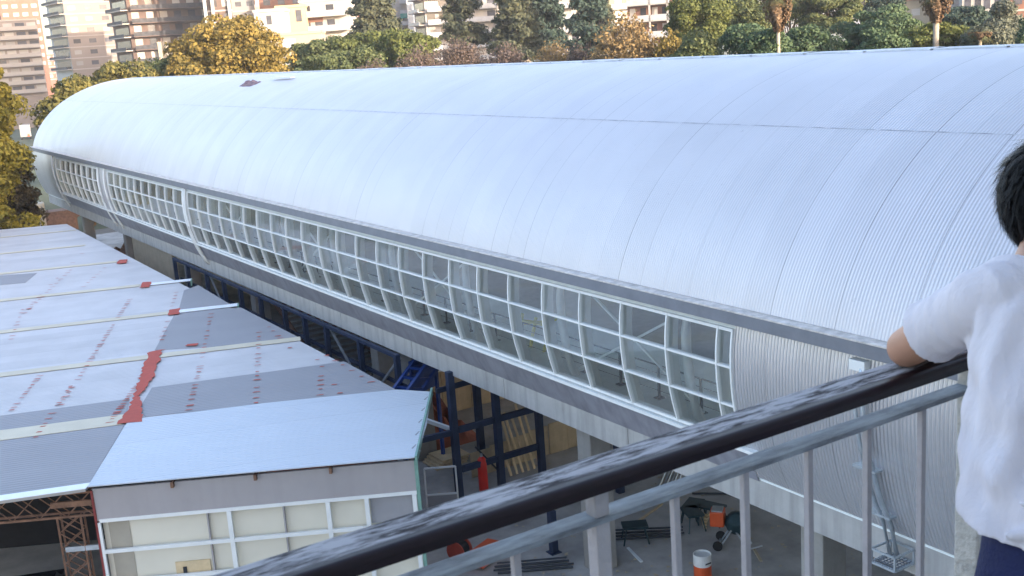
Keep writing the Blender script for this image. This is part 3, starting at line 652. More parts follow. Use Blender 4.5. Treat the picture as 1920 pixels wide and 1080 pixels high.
wbox(sL + .02, sR, zb, ZS - .12, -.02, .06, 'fascia_board', M['shed_fascia'], wl)
wbox(sL + .1, sR, G, zb, -.20, -.14, 'panel_backing', M['cream'], wl)
rowz = [zb, zm, z3, z3 + (zm - zb), z3 + 2 * (zm - zb)]
for z in rowz: wbox(sL + .1, sR, z - .05, z + .05, .0, .08, 'wall_rail', M['white_frame'], wl)
for x in (188, 430, 614, 686, 775):
    s = onW(x, {188: 993, 430: 960, 614: 935, 686: 922, 775: 908}[x])[0]
    wbox(s - .06, s + .06, G, zb - .05, .0, .09, 'wall_post', M['white_frame'], wl)
for x in (388, 530): s = onW(x, 965 if x < 400 else 945)[0]; wbox(s - .02, s + .02, G, zb - .05, -.12, .0, 'wall_joint', M['shed_fascia'], wl)
s0 = onW(692, 930)[0]; wbox(s0, sR - .12, zm + .06, zb - .06, -.13, -.10, 'dull_pane', M['pane_grey'], wl)
s0, s1 = onW(205, 990)[0], onW(232, 985)[0]; wbox(s0 - .05, s1 + .12, z3, zb - .06, -.13, -.12, 'stained_panel', M['stain'], wl)
s0, s1 = onW(330, 1078)[0], onW(395, 1070)[0]; wbox(s0, s1, z3 - .1, z3 + .35, -.13, -.09, 'opening_board', M['plank'], wl); wbox(s0 + .2, s0 + .3, z3 - .1, z3 + .2, -.09, -.06, 'peg', M['black_steel'], wl)
wbox(sL - .02, sL + .04, G, ZS - .15, -.1, .1, 'corner_post', M['red_dull'], wl)
wbox(sR, sR + .1, G, ZS - .1, -.1, .08, 'corner_post', M['teal'], wl)
for x in (323, 480, 622):
    s = onW(x, 890)[0]; wbox(s - .04, s + .04, ZS - .24, ZS - .08, -.1, .2, 'rafter_end', M['rust'], wl)
# torn verge at the right end
a1, a2 = L(780, 862), L(810, 735)
m = MB(); m.bar((*a1, .0), (*a2, .04), .06, .22); m.build('verge_trim', M['teal'], shr)
m = MB()
for k in range(5):
    t = .15 + .18 * k; c = Vector(a1).lerp(Vector(a2), t); m.quad((c.x + .02, c.y - .3, .0), (c.x - .22, c.y - .1, .06), (c.x - .05, c.y + .2, .055))
m.build('torn_sheet_edge', M['sheet_grey'], shr)
# side wall, dark sheet for interior shade, lattice trusses
sd = Vector((B_.x, B_.y, 0)); 
m = MB(); c0 = Vector((B_.x, B_.y, 0)) - W * .25; far_ = onZ(125, 420, ZS)
m = MB()
pA = c0 + U * 3.0; pB = c0 + U * 6
wd_ = MB(); wd_.quad((pA.x, pA.y, G), (far_.x - 1.5, far_.y, G), (far_.x - 1.5, far_.y, ZS - .2), (pA.x, pA.y, ZS - .2)); wd_.build('side_wall', M['brick_red'], sh)
for k in range(6):
    q_ = Vector((13.8, 36 + k * 8.5, 0)); MB().box(q_.x - .1, q_.x + .1, q_.y - .1, q_.y + .1, G, ZS - .1).build('side_post', M['blue_steel'], sh)
bk = MB(); a = Aw + U * 9 - W * 26; b2 = Aw + U * 9 + W * .5; bk.quad((a.x, a.y, G), (b2.x, b2.y, G), (b2.x, b2.y, ZS - .2), (a.x, a.y, ZS - .2)); bk.build('interior_shade_sheet', M['dark'], sh)  # near-black sheet added to stand for the shade inside the shed
def lattice(p0, p1, up, depth, n, par, mt, name):
    m = MB(); p0 = Vector(p0); p1 = Vector(p1); up = Vector(up) * depth
    for k_ in (0, 1):
        off = Vector((0, 0, 0)) + (Nn * -.3 * k_)
        m.bar(p0 + off, p1 + off, .05, .06); m.bar(p0 + up + off, p1 + up + off, .05, .06)
        for i in range(n):
            a = p0.lerp(p1, i / n) + off; b_ = p0.lerp(p1, (i + 1) / n) + off
            m.bar(a, b_ + up, .025, .025); m.bar(a + up, b_, .025, .025)
    return m.build(name, mt, par)
zt = onW(60, 975)[1]
tl_ = onW(0, 985); 
e0 = Aw - W * .05; e1 = Aw - W * 16
lattice((e1.x, e1.y, zt), (e0.x, e0.y, zt), (0, 0, 1), ZS - .2 - zt, 22, sh, M['rust'], 'eave_truss')
s_a = onW(108, 980)[0]; s_b = onW(152, 975)[0]
pa = Aw + W * s_a
lattice((pa.x, pa.y, G), (pa.x, pa.y, zt), W, s_b - s_a, 10, sh, M['rust'], 'lattice_column')
for k in range(1, 3):
    pk = pa - W * 5.2 * k; lattice((pk.x, pk.y, G), (pk.x, pk.y, zt), W, s_b - s_a, 10, sh, M['rust'], 'lattice_column')
z_ = onW(130, 1030)[1]; a = pa + W * .1; b_ = e0; MB().bar((a.x, a.y, z_), (b_.x, b_.y, z_), .06, .14).build('tie_beam', M['galv'], sh)
z_ = onW(130, 945)[1]; a = pa - W * .1; MB().bar((a.x, a.y, z_), (b_.x, b_.y, z_), .08, .16).build('tie_beam', M['rust'], sh)
# small white gate by the shed corner
p = onZ(803, 965, G + .3)
gt = empty('site_gate', (p.x, p.y, G + .03), R(-30), 'small white framed mesh gate beside the shed corner', 'gate')
m = MB()
for a, b_ in (((0, 0, 0), (0, 0, 2)), ((1.1, 0, 0), (1.1, 0, 2)), ((0, 0, 2), (1.1, 0, 2)), ((0, 0, 1), (1.1, 0, 1)), ((0, 0, .1), (1.1, 0, .1))): m.bar(a, b_, .06, .06)
m.build('gate_frame', M['white_frame'], gt)
MB().box(.03, 1.07, -.01, .01, .1, 1.0).build('gate_panel', M['pane_grey'], gt)
# dark car inside the shed
ca = Aw - W * 3.0 + U * 2.6
car = empty('parked_car', (ca.x, ca.y, G + .03), R(70), 'dark car parked in the shade inside the open end of the shed', 'car')
prof = [(-2.1, .35), (-2.15, .75), (-1.7, .95), (-1.1, 1.0), (-.6, 1.42), (.7, 1.45), (1.35, 1.05), (2.0, .95), (2.15, .6), (2.1, .35)]
m = MB(); n = len(prof); m.quad(*[(x, -.85, z) for x, z in prof]); m.quad(*[(x, .85, z) for x, z in prof][::-1])
for i in range(n): a, b_ = prof[i], prof[(i + 1) % n]; m.quad((a[0], -.85, a[1]), (a[0], .85, a[1]), (b_[0], .85, b_[1]), (b_[0], -.85, b_[1]))
m.build('body', mat('dark_car_paint', (.015, .018, .025), .25, .3), car, bevel=.06)
MB().quad((-1.08, -.7, 1.03), (-.62, -.62, 1.41), (-.62, .62, 1.41), (-1.08, .7, 1.03)).build('windscreen', M['pane_grey'], car)
for sx in (-1.35, 1.35):
    for sy in (-1, 1): MB().tube([(sx, sy * .7, .32), (sx, sy * .88, .32)], .32, 18).build('wheel', M['tyre'], car)
# ------------------------------------------------------------------ balcony, railing
YR = 1.70
ap = empty('apartment_block', (0, -1.2, G), 0, 'tall plain block behind the viewpoint whose balcony carries the railing', 'building')
MB().box(-6, 73, -14, 0, 0, 43.5).build('wall', mat('render_wall', (.62, .60, .57), .9, 0, .1, .5), ap)  # out of view; wall sized so its shadow covers hall and yard
MB().box(-1.5, 6, 0, 3.15, -2.1 - G, -1.87 - G).build('balcony_slab', M['post'], ap)
rl = empty('balcony_railing', (0, 0, 0), 0, 'peeling dark maroon wooden handrail on grey metal balusters in the foreground', 'railing')
prf = [(1.603, -.850), (1.600, -.834)] + [(1.615 - .015 * math.cos(a), -.833 + .0155 * math.sin(a)) for a in np.linspace(.15, math.pi / 2, 7)] + [(1.66, -.8168), (1.704, -.818), (1.709, -.823), (1.705, -.850)]
m = MB(); xs_ = np.linspace(-1.2, 4.5, 120); m.grid([[(x, y, z) for x in xs_] for y, z in prf] + [[(x, prf[0][0], prf[0][1]) for x in xs_]]); m.build('handrail', M['rail'], rl)
m = MB(); m.box(-1.2, 2.36, 1.636, 1.690, -.931, -.919); m.build('lower_bar', M['bar'], rl, bevel=.003)
xs = [1.188 + .1955 * k for k in range(-8, 6)]
for i, x in enumerate(xs):
    if abs(x - 1.188) < .01:
        MB().box(x - .017, x + .017, 1.645, 1.679, -1.87, -.852).build('newel_post', M['baluster'], rl, bevel=.003)
    else:
        MB().box(x - .008, x + .008, 1.654, 1.670, -1.80, -.932).build('baluster', M['baluster'], rl, bevel=.002)
MB().box(-1.2, 4.5, 1.640, 1.682, -1.82, -1.80).build('bottom_bar', M['bar'], rl)
MB().box(2.335, 2.43, 1.62, 1.69, -1.87, -.852).build('corner_post', M['post'], rl, bevel=.006)
MB().box(2.46, 4.5, 1.640, 1.682, -.938, -.920).build('lower_bar', M['bar'], rl)
# ------------------------------------------------------------------ trees
def cards(name, pts, nrm, size, mt, parent, elong=1.4, jitter=.6):
    """many small leaf-sized faces; pts (n,3), nrm (n,3)"""
    if size > .24: size *= .80
    n = len(pts); nrm = nrm + rng.normal(0, jitter, (n, 3)); nrm /= np.linalg.norm(nrm, axis=1)[:, None] + 1e-9
    r_ = rng.normal(0, 1, (n, 3)); a = np.cross(nrm, r_); a /= np.linalg.norm(a, axis=1)[:, None] + 1e-9; b = np.cross(nrm, a)
    s = (size * rng.uniform(.6, 1.4, n))[:, None]; a = a * s * elong * .5; b = b * s * .5
    bend = nrm * s * .18
    V = np.stack([pts - a, pts - b * .9 + bend, pts + a, pts + b * .9 + bend], 1).reshape(-1, 3)
    me = bpy.data.meshes.new(name); me.vertices.add(4 * n); me.vertices.foreach_set('co', V.astype(np.float32).ravel())
    me.loops.add(4 * n); me.loops.foreach_set('vertex_index', np.arange(4 * n, dtype=np.int32))
    me.polygons.add(n); me.polygons.foreach_set('loop_start', np.arange(0, 4 * n, 4, dtype=np.int32)); me.polygons.foreach_set('loop_total', np.full(n, 4, dtype=np.int32))
    me.update(); me.validate(); me.materials.append(mt)
    o = bpy.data.objects.new(name, me); col.objects.link(o)
    if parent is not None: o.parent = parent
    return o
def sph(n):
    v = rng.normal(0, 1, (n, 3)); return v / np.linalg.norm(v, axis=1)[:, None]
def clumpcrown(c, rx, ry, rz, nclump, leaves, cr_, flat=1.0, lower=-.45, inner=.15):
    """clumps scattered over an ellipsoid shell, leaves over each clump"""
    d = sph(nclump * 3); d = d[d[:, 2] > lower][:nclump]
    rad = rng.uniform(.58, 1.10, len(d)); rad[rng.random(len(d)) < inner] *= .6
    C_ = np.array(c) + d * np.array([rx, ry, rz]) * rad[:, None]
    R_ = cr_ * rng.uniform(.6, 1.35, len(d))
    leaves = int(leaves * 1.5); P_ = []; N_ = []
    for k in range(len(d)):
        q = sph(leaves); q[:, 2] = np.abs(q[:, 2]) * np.where(rng.random(leaves) < .8, 1, -1)
        rr = R_[k] * rng.uniform(.55, 1.08, leaves) ** .7
        P_.append(C_[k] + q * rr[:, None] * np.array([1, 1, flat])); N_.append(q)
    return np.concatenate(P_), np.concatenate(N_), C_
def limbs(base, top, C_, r0, nl, mt, parent, name='trunk'):
    m = MB(); b = Vector(base); t = Vector(top); mid = b.lerp(t, .55) + Vector((random.uniform(-.4, .4), random.uniform(-.4, .4), 0))
    m.tube([b, b.lerp(mid, .5), mid, t], [r0, r0 * .8, r0 * .62, r0 * .3], 8)
    idx = rng.choice(len(C_), min(nl, len(C_)), replace=False)
    for i in idx:
        q = Vector(C_[i]); s = mid.lerp(t, random.uniform(0, .7)); m.tube([s, s.lerp(q, .5) + Vector((0, 0, random.uniform(-.3, .6))), q], [r0 * .35, r0 * .2, r0 * .07], 5)
    return m.build(name, mt, parent, smooth=True)
LM = {  # most leaf tones lifted and greyed to stand for distance haze
 'gold': leaf('autumn_gold_leaf', (0.089, 0.078, 0.022), (0.305, 0.215, 0.052)),
 'left': leaf('left_tree_leaf', (.11, .10, .02), (.48, .37, .055)),  # gold raised in place of sunlight; this tree stands in shade
 'brown': leaf('brown_green_leaf', (.05, .042, .022), (.20, .14, .06)),
 'golddark': leaf('autumn_green_leaf', (0.046, 0.057, 0.021), (0.206, 0.170, 0.045)),
 'olive': leaf('olive_leaf', (0.049, 0.069, 0.033), (0.136, 0.155, 0.058)),
 'lime': leaf('lime_leaf', (0.053, 0.070, 0.022), (0.158, 0.176, 0.050)),
 'pine': leaf('pine_needle', (0.032, 0.065, 0.042), (0.108, 0.154, 0.069)),
 'dark': leaf('dark_leaf', (0.028, 0.052, 0.046), (0.063, 0.093, 0.068)),
 'cedar': leaf('cedar_needle', (0.046, 0.061, 0.043), (0.112, 0.115, 0.063)),
 'bare': leaf('bare_twig', (0.071, 0.055, 0.048), (0.169, 0.128, 0.110)),
 'amber': leaf('amber_leaf', (0.126, 0.088, 0.042), (0.308, 0.218, 0.096)),
 'grey': leaf('grey_green_leaf', (0.065, 0.078, 0.059), (0.144, 0.155, 0.116)),
 'palmleaf': leaf('palm_frond', (0.047, 0.064, 0.031), (0.127, 0.127, 0.059)),
 'skirt': leaf('dead_frond', (0.107, 0.069, 0.044), (0.227, 0.155, 0.092)),
}
def at(px, dist, z=0.0):
    a = az(px); return Vector((dist * math.sin(a), dist * math.cos(a), z))
def ztop(px, py, dist):
    r = ray(px, py); return r[2] / math.hypot(r[0], r[1]) * dist
def span(px0, px1, dist): return abs(az(px1) - az(px0)) * dist
def tree(kind, px0, px1, ptop, dist, label, lm, h=None, leaves=170, clumps=60, size=.34, clump=1.5, flat=.8, cat='tree', bark='trunk', group='trees beyond the station roof', name='broadleaf_tree', nl=10, dome=False, lower=-.45, pyt=None):
    px = (px0 + px1) / 2; c = at(px, dist); zt_ = ztop(px, ptop, dist); w_ = span(px0, px1, dist) / 2
    h = h or min(9, w_ * 1.5); rz = h / 2
    root = empty(name, (c.x, c.y, G), 0, label, cat, group)
    cc = (0, 0, zt_ - G - rz * (1.0 if not dome else 1.0))
    Pp, Nn_, C_ = clumpcrown(cc, w_ * .88, w_ * .88, rz * .9, clumps, leaves, clump, flat, lower)
    cards('crown', Pp, Nn_, size, LM[lm], root)
    limbs((0, 0, 0), (0, 0, cc[2] + rz * .4), C_, .32, nl, M[bark], root)
    return root
def conifer(px0, px1, ptop, dist, label, lm, pbot=110, ragged_=1.0, size=.34, n=70, group='tall conifers behind the roof', zt=None):
    px = (px0 + px1) / 2; c = at(px, dist); zt_ = ztop(px, ptop, dist) if zt is None else zt; zb_ = ztop(px, pbot, dist); w_ = span(px0, px1, dist) / 2
    root = empty('conifer', (c.x, c.y, G), 0, label, 'tree', group)
    P_ = []; N_ = []; C_ = []; H_ = zt_ - zb_
    for k in range(n):
        f_ = rng.random() ** .8; z = zt_ - G - H_ * f_; rad = w_ * min(1, .25 + f_ * .85) * rng.uniform(.35, 1.0); a = rng.random() * 6.283
        ctr = np.array([rad * math.cos(a), rad * math.sin(a), z - .3 * rad]); C_.append(ctr)
        q = sph(190); r_ = 1.25 * rng.uniform(.4, 1.05, 190)
        P_.append(ctr + q * r_[:, None] * np.array([1.1, 1.1, .55])); q[:, 2] = np.abs(q[:, 2]); N_.append(q)
    cards('crown', np.concatenate(P_), np.concatenate(N_), size, LM[lm], root, elong=1.8)
    m = MB(); m.tube([(0, 0, 0), (0, 0, zt_ - G - 1)], [.45, .08], 8)
    for q in C_[::3]: m.tube([(0, 0, q[2] + .2), tuple(q)], [.1, .03], 5)
    m.build('trunk', M['trunk'], root, smooth=True); return root
def twiggy(px0, px1, ptop, dist, label, lm, h, n=420, leaves=1400, size=.2, bark='trunk_pale', group='bare and amber trees behind the ridge', cat='tree', leafsize=None, thick=1.0):
    px = (px0 + px1) / 2; c = at(px, dist); zt_ = ztop(px, ptop, dist) - G; w_ = span(px0, px1, dist) / 2
    root = empty('bare_tree', (c.x, c.y, G), 0, label, cat, group)
    m = MB(); z0 = zt_ - h; tips = []
    m.tube([(0, 0, 0), (.2, 0, z0)], [.32, .22], 7)
    for k in range(9):
        a = k * .7 + random.random() * .4; el = random.uniform(.5, 1.3); l = h * .55
        p1 = Vector((math.cos(a) * w_ * .35 * math.cos(el), math.sin(a) * w_ * .35 * math.cos(el), z0 + l * .6 * math.sin(el))); m.tube([(.2, 0, z0 - .2), p1 * .6 + Vector((0, 0, z0 * .4)), p1], [.15 * thick, .12 * thick, .09 * thick], 5)
        for j in range(n // 9):
            d = Vector(sph(1)[0]); d.z = abs(d.z); tip = Vector((d.x * w_, d.y * w_, z0 + d.z * h)) * 1.0
            tip = Vector((tip.x * random.uniform(.7, 1), tip.y * random.uniform(.7, 1), z0 + (tip.z - z0) * random.uniform(.75, 1)))
            mid = p1.lerp(tip, .5) + Vector((random.uniform(-.5, .5), random.uniform(-.5, .5), random.uniform(-.2, .5)))
            if j % 3 == 0: m.tube([p1, mid, tip], [.05 * thick, .035 * thick, .012], 3, cap=False)
            else: m.tube([mid, tip], [.03 * thick, .012], 3, cap=False)
            tips.append(tip); tips.append(mid.lerp(tip, .6))
    m.build('branches', M[bark], root)
    T_ = np.array([tuple(t) for t in tips]); idx = rng.integers(0, len(T_), leaves)
    Pp = T_[idx] + rng.normal(0, .38, (leaves, 3)); cards('crown', Pp, rng.normal(0, 1, (leaves, 3)), size if leafsize is None else leafsize, LM[lm], root, elong=1.6)
    return root
def palm(px, ptop_skirt, pbot_skirt, dist, label, wide, crown=True, trunkw=.16):
    c = at(px, dist); zt_ = ztop(px, ptop_skirt, dist) - G; zb_ = ztop(px, pbot_skirt, dist) - G; w_ = wide / 2
    root = empty('palm_tree', (c.x, c.y, G), 0, label, 'palm tree', None)
    MB().tube([(0, 0, 0), (0, 0, zb_ * .5), (0, 0, zt_)], [trunkw * 1.4, trunkw, trunkw], 8).build('trunk', M['trunk_pale'], root, smooth=True)
    n = 2600; t = rng.random(n); a = rng.random(n) * 6.283; lob = .75 + .25 * np.sin(a * 5 + t * 3)
    rad = w_ * (1 - .55 * (1 - t) ** 2) * lob * rng.uniform(.5, 1, n) * np.where(t > .25, 1, .6)
    Pp = np.stack([rad * np.cos(a), rad * np.sin(a), zb_ + t * (zt_ - zb_)], 1)
    N_ = np.stack([np.cos(a), np.sin(a), 0 * a], 1)
    o = cards('dead_fronds', Pp, N_, .3, LM['skirt'], root, elong=1.2, jitter=.4)
    o['label'] = 'hanging skirt of dry brown fronds'
    V = []; 
    m = MB()
    for k in range(46):
        a = random.random() * 6.283; el = random.uniform(-.5, 1.3); l = w_ * random.uniform(1.1, 1.5); d = Vector((math.cos(a) * math.cos(el), math.sin(a) * math.cos(el), math.sin(el)))
        s = d.cross(Vector((0, 0, 1))).normalized(); p0 = Vector((0, 0, zt_)); p1 = p0 + d * l * .6; p2 = p0 + d * l + Vector((0, 0, -.35 * l))
        for q in range(9):
            f_ = (q - 4) / 4; tip = p2 + s * f_ * l * .55 + Vector((0, 0, -.1 * abs(f_) * l)); m.quad(p1 - s * .02, p1 + s * .02, tip)
    m.build('fronds', LM['palmleaf'], root)
    return root
# left foreground tree and the ones round the far end
def bigtree(px, dist, zt_, zb_, w_, label, lm, clumps, leaves, size, clump, name='autumn_tree', group='autumn trees'):
    c = at(px, dist); root = empty(name, (c.x, c.y, G), 0, label, 'tree', group)
    Pp, N_, C_ = clumpcrown((0, 0, (zt_ + zb_) / 2 - G), w_, w_, (zt_ - zb_) / 2, clumps, leaves, clump, .85, -.9, .3)
    cards('crown', Pp, N_, size, LM[lm], root); limbs((0, 0, 0), (0, 0, zt_ - G - 2), C_, .35, 14, M['trunk'], root); return root
bigtree(-62, 92, ztop(0, 36, 92), -14.5, 2.4, 'golden green autumn tree at the left edge beside the far end of the hall', 'left', 95, 190, .30, 1.15)
bigtree(-24, 103, ztop(20, 268, 103), -15.8, 1.5, 'browner leafy tree low against the rounded far end of the hall', 'brown', 40, 170, .28, 1.0)
bigtree(-210, 100, ztop(0, 180, 100), -13, 5, 'yellow tree mostly outside the frame at the left edge', 'left', 60, 150, .32, 1.4)
tree('b', 50, 190, 158, 128, 'dark green and gold tree just behind the far end of the hall', 'golddark', h=9, clumps=70, leaves=190, size=.38)
tree('b', 130, 290, 128, 138, 'low wide gold tinged tree below the pale tower', 'golddark', h=7, clumps=60, leaves=190, size=.38)
tree('b', 262, 350, 108, 142, 'small green tree between the brown tower and the yellow tree', 'olive', h=6, clumps=36, leaves=170, size=.36)
tree('b', 315, 540, 44, 140, 'large bright yellow autumn tree behind the roof ridge', 'gold', h=10, clumps=120, leaves=210, size=.40, clump=1.7, nl=16, group='autumn trees')
tree('b', 525, 660, 70, 160, 'wide olive green tree right of the bright yellow tree', 'olive', h=9, clumps=70, leaves=190, size=.4, flat=.6)
tree('b', 560, 720, 95, 142, 'low dull green tree in front of the wide olive one', 'olive', h=5, clumps=60, leaves=170, size=.36, flat=.55)
tree('b', 665, 830, 57, 150, 'bright lime green rounded tree below the white flats', 'lime', h=9, clumps=90, leaves=200, size=.38, flat=.7)
tree('b', 610, 740, 62, 158, 'mid green tree at the foot of the tall cypress', 'lime', h=8, clumps=50, leaves=190, size=.38, flat=.7)
conifer(650, 752, -60, 175, 'tall olive conifer behind the lime green tree', 'cedar', pbot=75, n=110, size=.42)
conifer(828, 915, -50, 170, 'open ragged pine before the white curved flats', 'cedar', pbot=72, n=44, size=.40)
conifer(925, 1010, -90, 165, 'broad brown-green cypress left of the dark one', 'cedar', pbot=95, n=120, size=.42)
conifer(985, 1060, -80, 172, 'dark blue-green conifer in the middle of the skyline', 'dark', pbot=90, n=100, size=.42)
conifer(1068, 1140, -90, 160, 'dark narrow cypress left of the brick flats', 'dark', pbot=95, n=100, size=.40)
conifer(1100, 1150, -20, 178, 'small dark conifer half hidden by the narrow cypress', 'cedar', pbot=60, n=40, size=.40)
for px0, px1, pt, d_, lab, lm_ in ((715, 850, 88, 125, 'mauve brown leafless tree, leftmost of the bare row', 'bare'), (800, 920, 72, 130, 'tallest mauve brown leafless tree of the bare row', 'bare'), (890, 1000, 82, 128, 'pinkish brown leafless tree below the broad cypress', 'bare'), (990, 1075, 78, 126, 'thin twiggy tree with orange tips below the dark conifer', 'amber'), (1050, 1115, 86, 124, 'grey twiggy tree just left of the amber crown', 'bare'), (640, 740, 112, 122, 'low brown twiggy tree at the ridge left of the bare row', 'bare')):
    twiggy(px0, px1, pt, d_, lab, lm_, 5.5, n=540, leaves=5200, leafsize=.17, bark='trunk' if lm_ == 'bare' else 'trunk_pale')
twiggy(1095, 1245, 28, 118, 'round amber crowned tree showing its pale branches', 'amber', 6.5, n=520, leaves=6500, leafsize=.22, thick=1.1)
twiggy(1215, 1300, 62, 116, 'smaller orange tree at the right shoulder of the amber crown', 'gold', 5, n=300, leaves=3800, leafsize=.24)
# right hand park trees
for a in ((1255, 1365, -12, 125, 'yellow green tree with an open crown right of the brick flats', 'lime', 7, .9), (1270, 1345, 68, 108, 'low olive bush like tree at the ridge right of the amber crown', 'olive', 5, .8),
          (1330, 1450, -25, 135, 'mid green tree standing left of the tall palm', 'olive', 9, .8), (1360, 1440, 48, 112, 'rounded dark green pine at the ridge left of the palm trunk', 'pine', 4, .6),
          (1400, 1475, 62, 106, 'low dark pine right behind the palm trunk', 'pine', 4, .6), (1470, 1570, 55, 110, 'low dark green pine just right of the palm trunk', 'pine', 5, .6),
          (1480, 1620, -30, 140, 'spreading green oak behind the right of the palm', 'olive', 8, .6), (1555, 1735, 12, 118, 'wide umbrella pine with a pale green domed top', 'pine', 8, .5),
          (1600, 1700, 60, 106, 'small umbrella pine below the wide domed one', 'pine', 5, .5), (1680, 1830, 44, 108, 'low bright umbrella pine right of the wide domed one', 'lime', 6, .45),
          (1760, 1860, 14, 125, 'dark flat topped cedar behind the bright umbrella pine', 'dark', 5, .4), (1850, 1915, 5, 118, 'grey green tree beside the white flats at the right', 'grey', 8, .8), (1820, 1885, 46, 106, 'soft grey green shrub like tree at the ridge far right', 'grey', 5, .8),
          (1895, 1980, 30, 112, 'dark green tree at the right edge of the view', 'pine', 8, .6), (1620, 1690, -12, 150, 'dark treetop left of the pink roofed house', 'dark', 6, .7), (1440, 1520, -60, 150, 'tall green treetop behind the palm crown', 'olive', 10, .8)):
    tree('p', a[0], a[1], a[2], a[3], a[4], a[5], h=a[6], clumps=70 if a[1] - a[0] > 90 else 45, leaves=230, size=.27, clump=1.15, flat=a[7], group='park trees beyond the roof', name='umbrella_pine' if 'pine' in a[4] else 'broadleaf_tree')
palm(1459, -10, 58, 104, 'tall palm with a brown skirt and slim pale trunk', 3.0)
palm(1755, -18, 42, 106, 'thick palm with a shaggy brown skirt above the pines', 3.0, trunkw=.25)
p_ = palm(1838, 62, 72, 104, 'small green palm poking above the ridge far right', 2.0)
# ------------------------------------------------------------------ buildings of the skyline
BM = dict(
 beige=mat('beige_render', (.225, .18, .155), .9, 0, .06, .3), band=mat('white_band', (.33, .285, .25), .8, 0, .05, 1), brick=mat('brick_wall', (.17, .08, .055), .9, 0, .15, 1.2),
 brown=mat('brown_render', (.095, .062, .05), .9, 0, .2, .6), white=mat('white_render', (.31, .295, .28), .8, 0, .06, .5), grey=mat('grey_render', (.22, .21, .205), .9, 0, .08, .5),
 yellow=mat('yellow_render', (.36, .29, .17), .9, 0, .05, .5), darkwin=mat('dark_window', (.05, .05, .06), .2, 0, .4, .8, obj_var=.5), shutter=mat('shutter', (.34, .31, .28), .7, 0, .1, .8, obj_var=.25),
 rail=mat('dark_planted_rail', (.035, .035, .04), .8, 0, .6, 1.5), glassrail=mat('pale_rail', (.34, .34, .35), .4, 0, .15, 1), cream=mat('cream_wall', (.32, .27, .20), .8, 0, .05, .5), bluegrey=mat('cool_render', (.36, .38, .40), .8, 0, .06, .5), awn=mat('green_awning', (.03, .22, .19), .8), roofp=mat('pink_roof', (.25, .14, .12), .8, 0, .15, .6))
def building(px, dist, w_, d_, rot, zt_, fh, wall, label, bays=6, zlow=-7, win=(1.5, 1.3), band=None, balc=None, side=None, gap=0, lintel=None, winmat=None, sidebalc=None, cat='building', skip=.0, name='apartment_building', group='apartment blocks on the skyline', balcspan=None):
    c = at(px, dist); a = az(px)
    root = empty(name, (c.x, c.y, G), -a + R(rot), label, cat, group)
    H_ = zt_ - G; MB().box(-w_ / 2, w_ / 2, 0, d_, 0, H_).build('wall', BM[wall], root)
    if side: MB().box(-w_ / 2 - .05, -w_ / 2 - .01, .2, d_ - .2, 0, H_ - .1).build('side_wall', BM[side], root)
    MB().box(-w_ / 2 - .15, w_ / 2 + .15, -.15, d_ + .15, H_, H_ + .5).build('parapet', BM[band or wall], root)
    m = MB(); nfl = 0; z = H_ - fh; zmin = zlow - G
    proto = {}
    def inst(key, mk, loc):
        if key in proto: o = proto[key].copy(); col.objects.link(o); o.parent = root
        else: o = mk(); proto[key] = o
        o.location = loc
        return o
    cnt = 0
    while z > zmin:
        if band: m.box(-w_ / 2 - .06, w_ / 2 + .06, -.12, 0, z - .18, z + .12); m.box(-w_ / 2 - .12, -w_ / 2, 0, d_, z - .18, z + .12); m.box(w_ / 2, w_ / 2 + .12, 0, d_, z - .18, z + .12)
        for b_ in range(bays):
            x = -w_ / 2 + (b_ + .5) * w_ / bays
            if random.random() < skip: continue
            wm = winmat or ('shutter' if random.random() < .55 else 'darkwin')
            if cnt < 96:
                key = wm; ww, hh = win
                inst(key, lambda: MB().box(-ww / 2, ww / 2, -.05, .02, -hh / 2, hh / 2).build('window', BM[key], root), (x + random.uniform(-.15, .15), 0, z + fh * .52)); cnt += 1
        if balc:
            x0, x1 = balcspan or (-w_ / 2 + .3, w_ / 2 - .3)
            def mkb():
                bb = MB().box(x0, x1, -1.5, -.02, -.1, .1).build('balcony', BM[band or 'white'], root)
                MB().box(x0, x1, -1.5, -1.42, .1, 1.05).build('balcony_rail', BM[balc], bb); return bb
            if 'bal' in proto: o = copy_tree(proto['bal'], root); o.location = (0, 0, z)
            else: o = mkb(); o.location = (0, 0, z); proto['bal'] = o
        if sidebalc:
            def mks():
                bb = MB().box(-w_ / 2 - 1.6, -w_ / 2 - .02, -.3, d_ - 1.0, -.1, .12).build('side_balcony', BM['band'], root)
                MB().box(-w_ / 2 - 1.6, -w_ / 2 - 1.5, -.3, d_ - 1, .12, .75).build('balcony_rail', BM[sidebalc], bb)
                MB().box(-w_ / 2 - .12, -w_ / 2 - .03, .6, d_ - 2, .3, 2.2).build('balcony_door', BM['darkwin'], bb); return bb
            if 'sb' in proto: o = copy_tree(proto['sb'], root); o.location = (0, 0, z)
            else: o = mks(); o.location = (0, 0, z); proto['sb'] = o
        z -= fh; nfl += 1
        if nfl > 14: break
    if band: m.build('floor_band', BM[band], root)
    return root
building(16, 380, 17, 12, 8, ztop(16, 40, 380), 2.7, 'beige', 'stepped beige flats with white balcony bands at the far left', bays=5, band='band', balc='band', win=(2.6, 1.4), sidebalc='rail', zlow=-6)
building(44, 430, 13, 12, 14, ztop(44, -60, 430), 2.8, 'brick', 'tall red brick tower rising behind the stepped beige flats', bays=4, win=(1.8, 1.2), band=None, winmat='shutter', zlow=0)
building(90, 560, 11, 20, 25, ztop(90, 102, 560), 2.8, 'brick', 'small distant block in the gap between the two left towers', bays=4, band='white', win=(1.4, 1.3), zlow=-4)
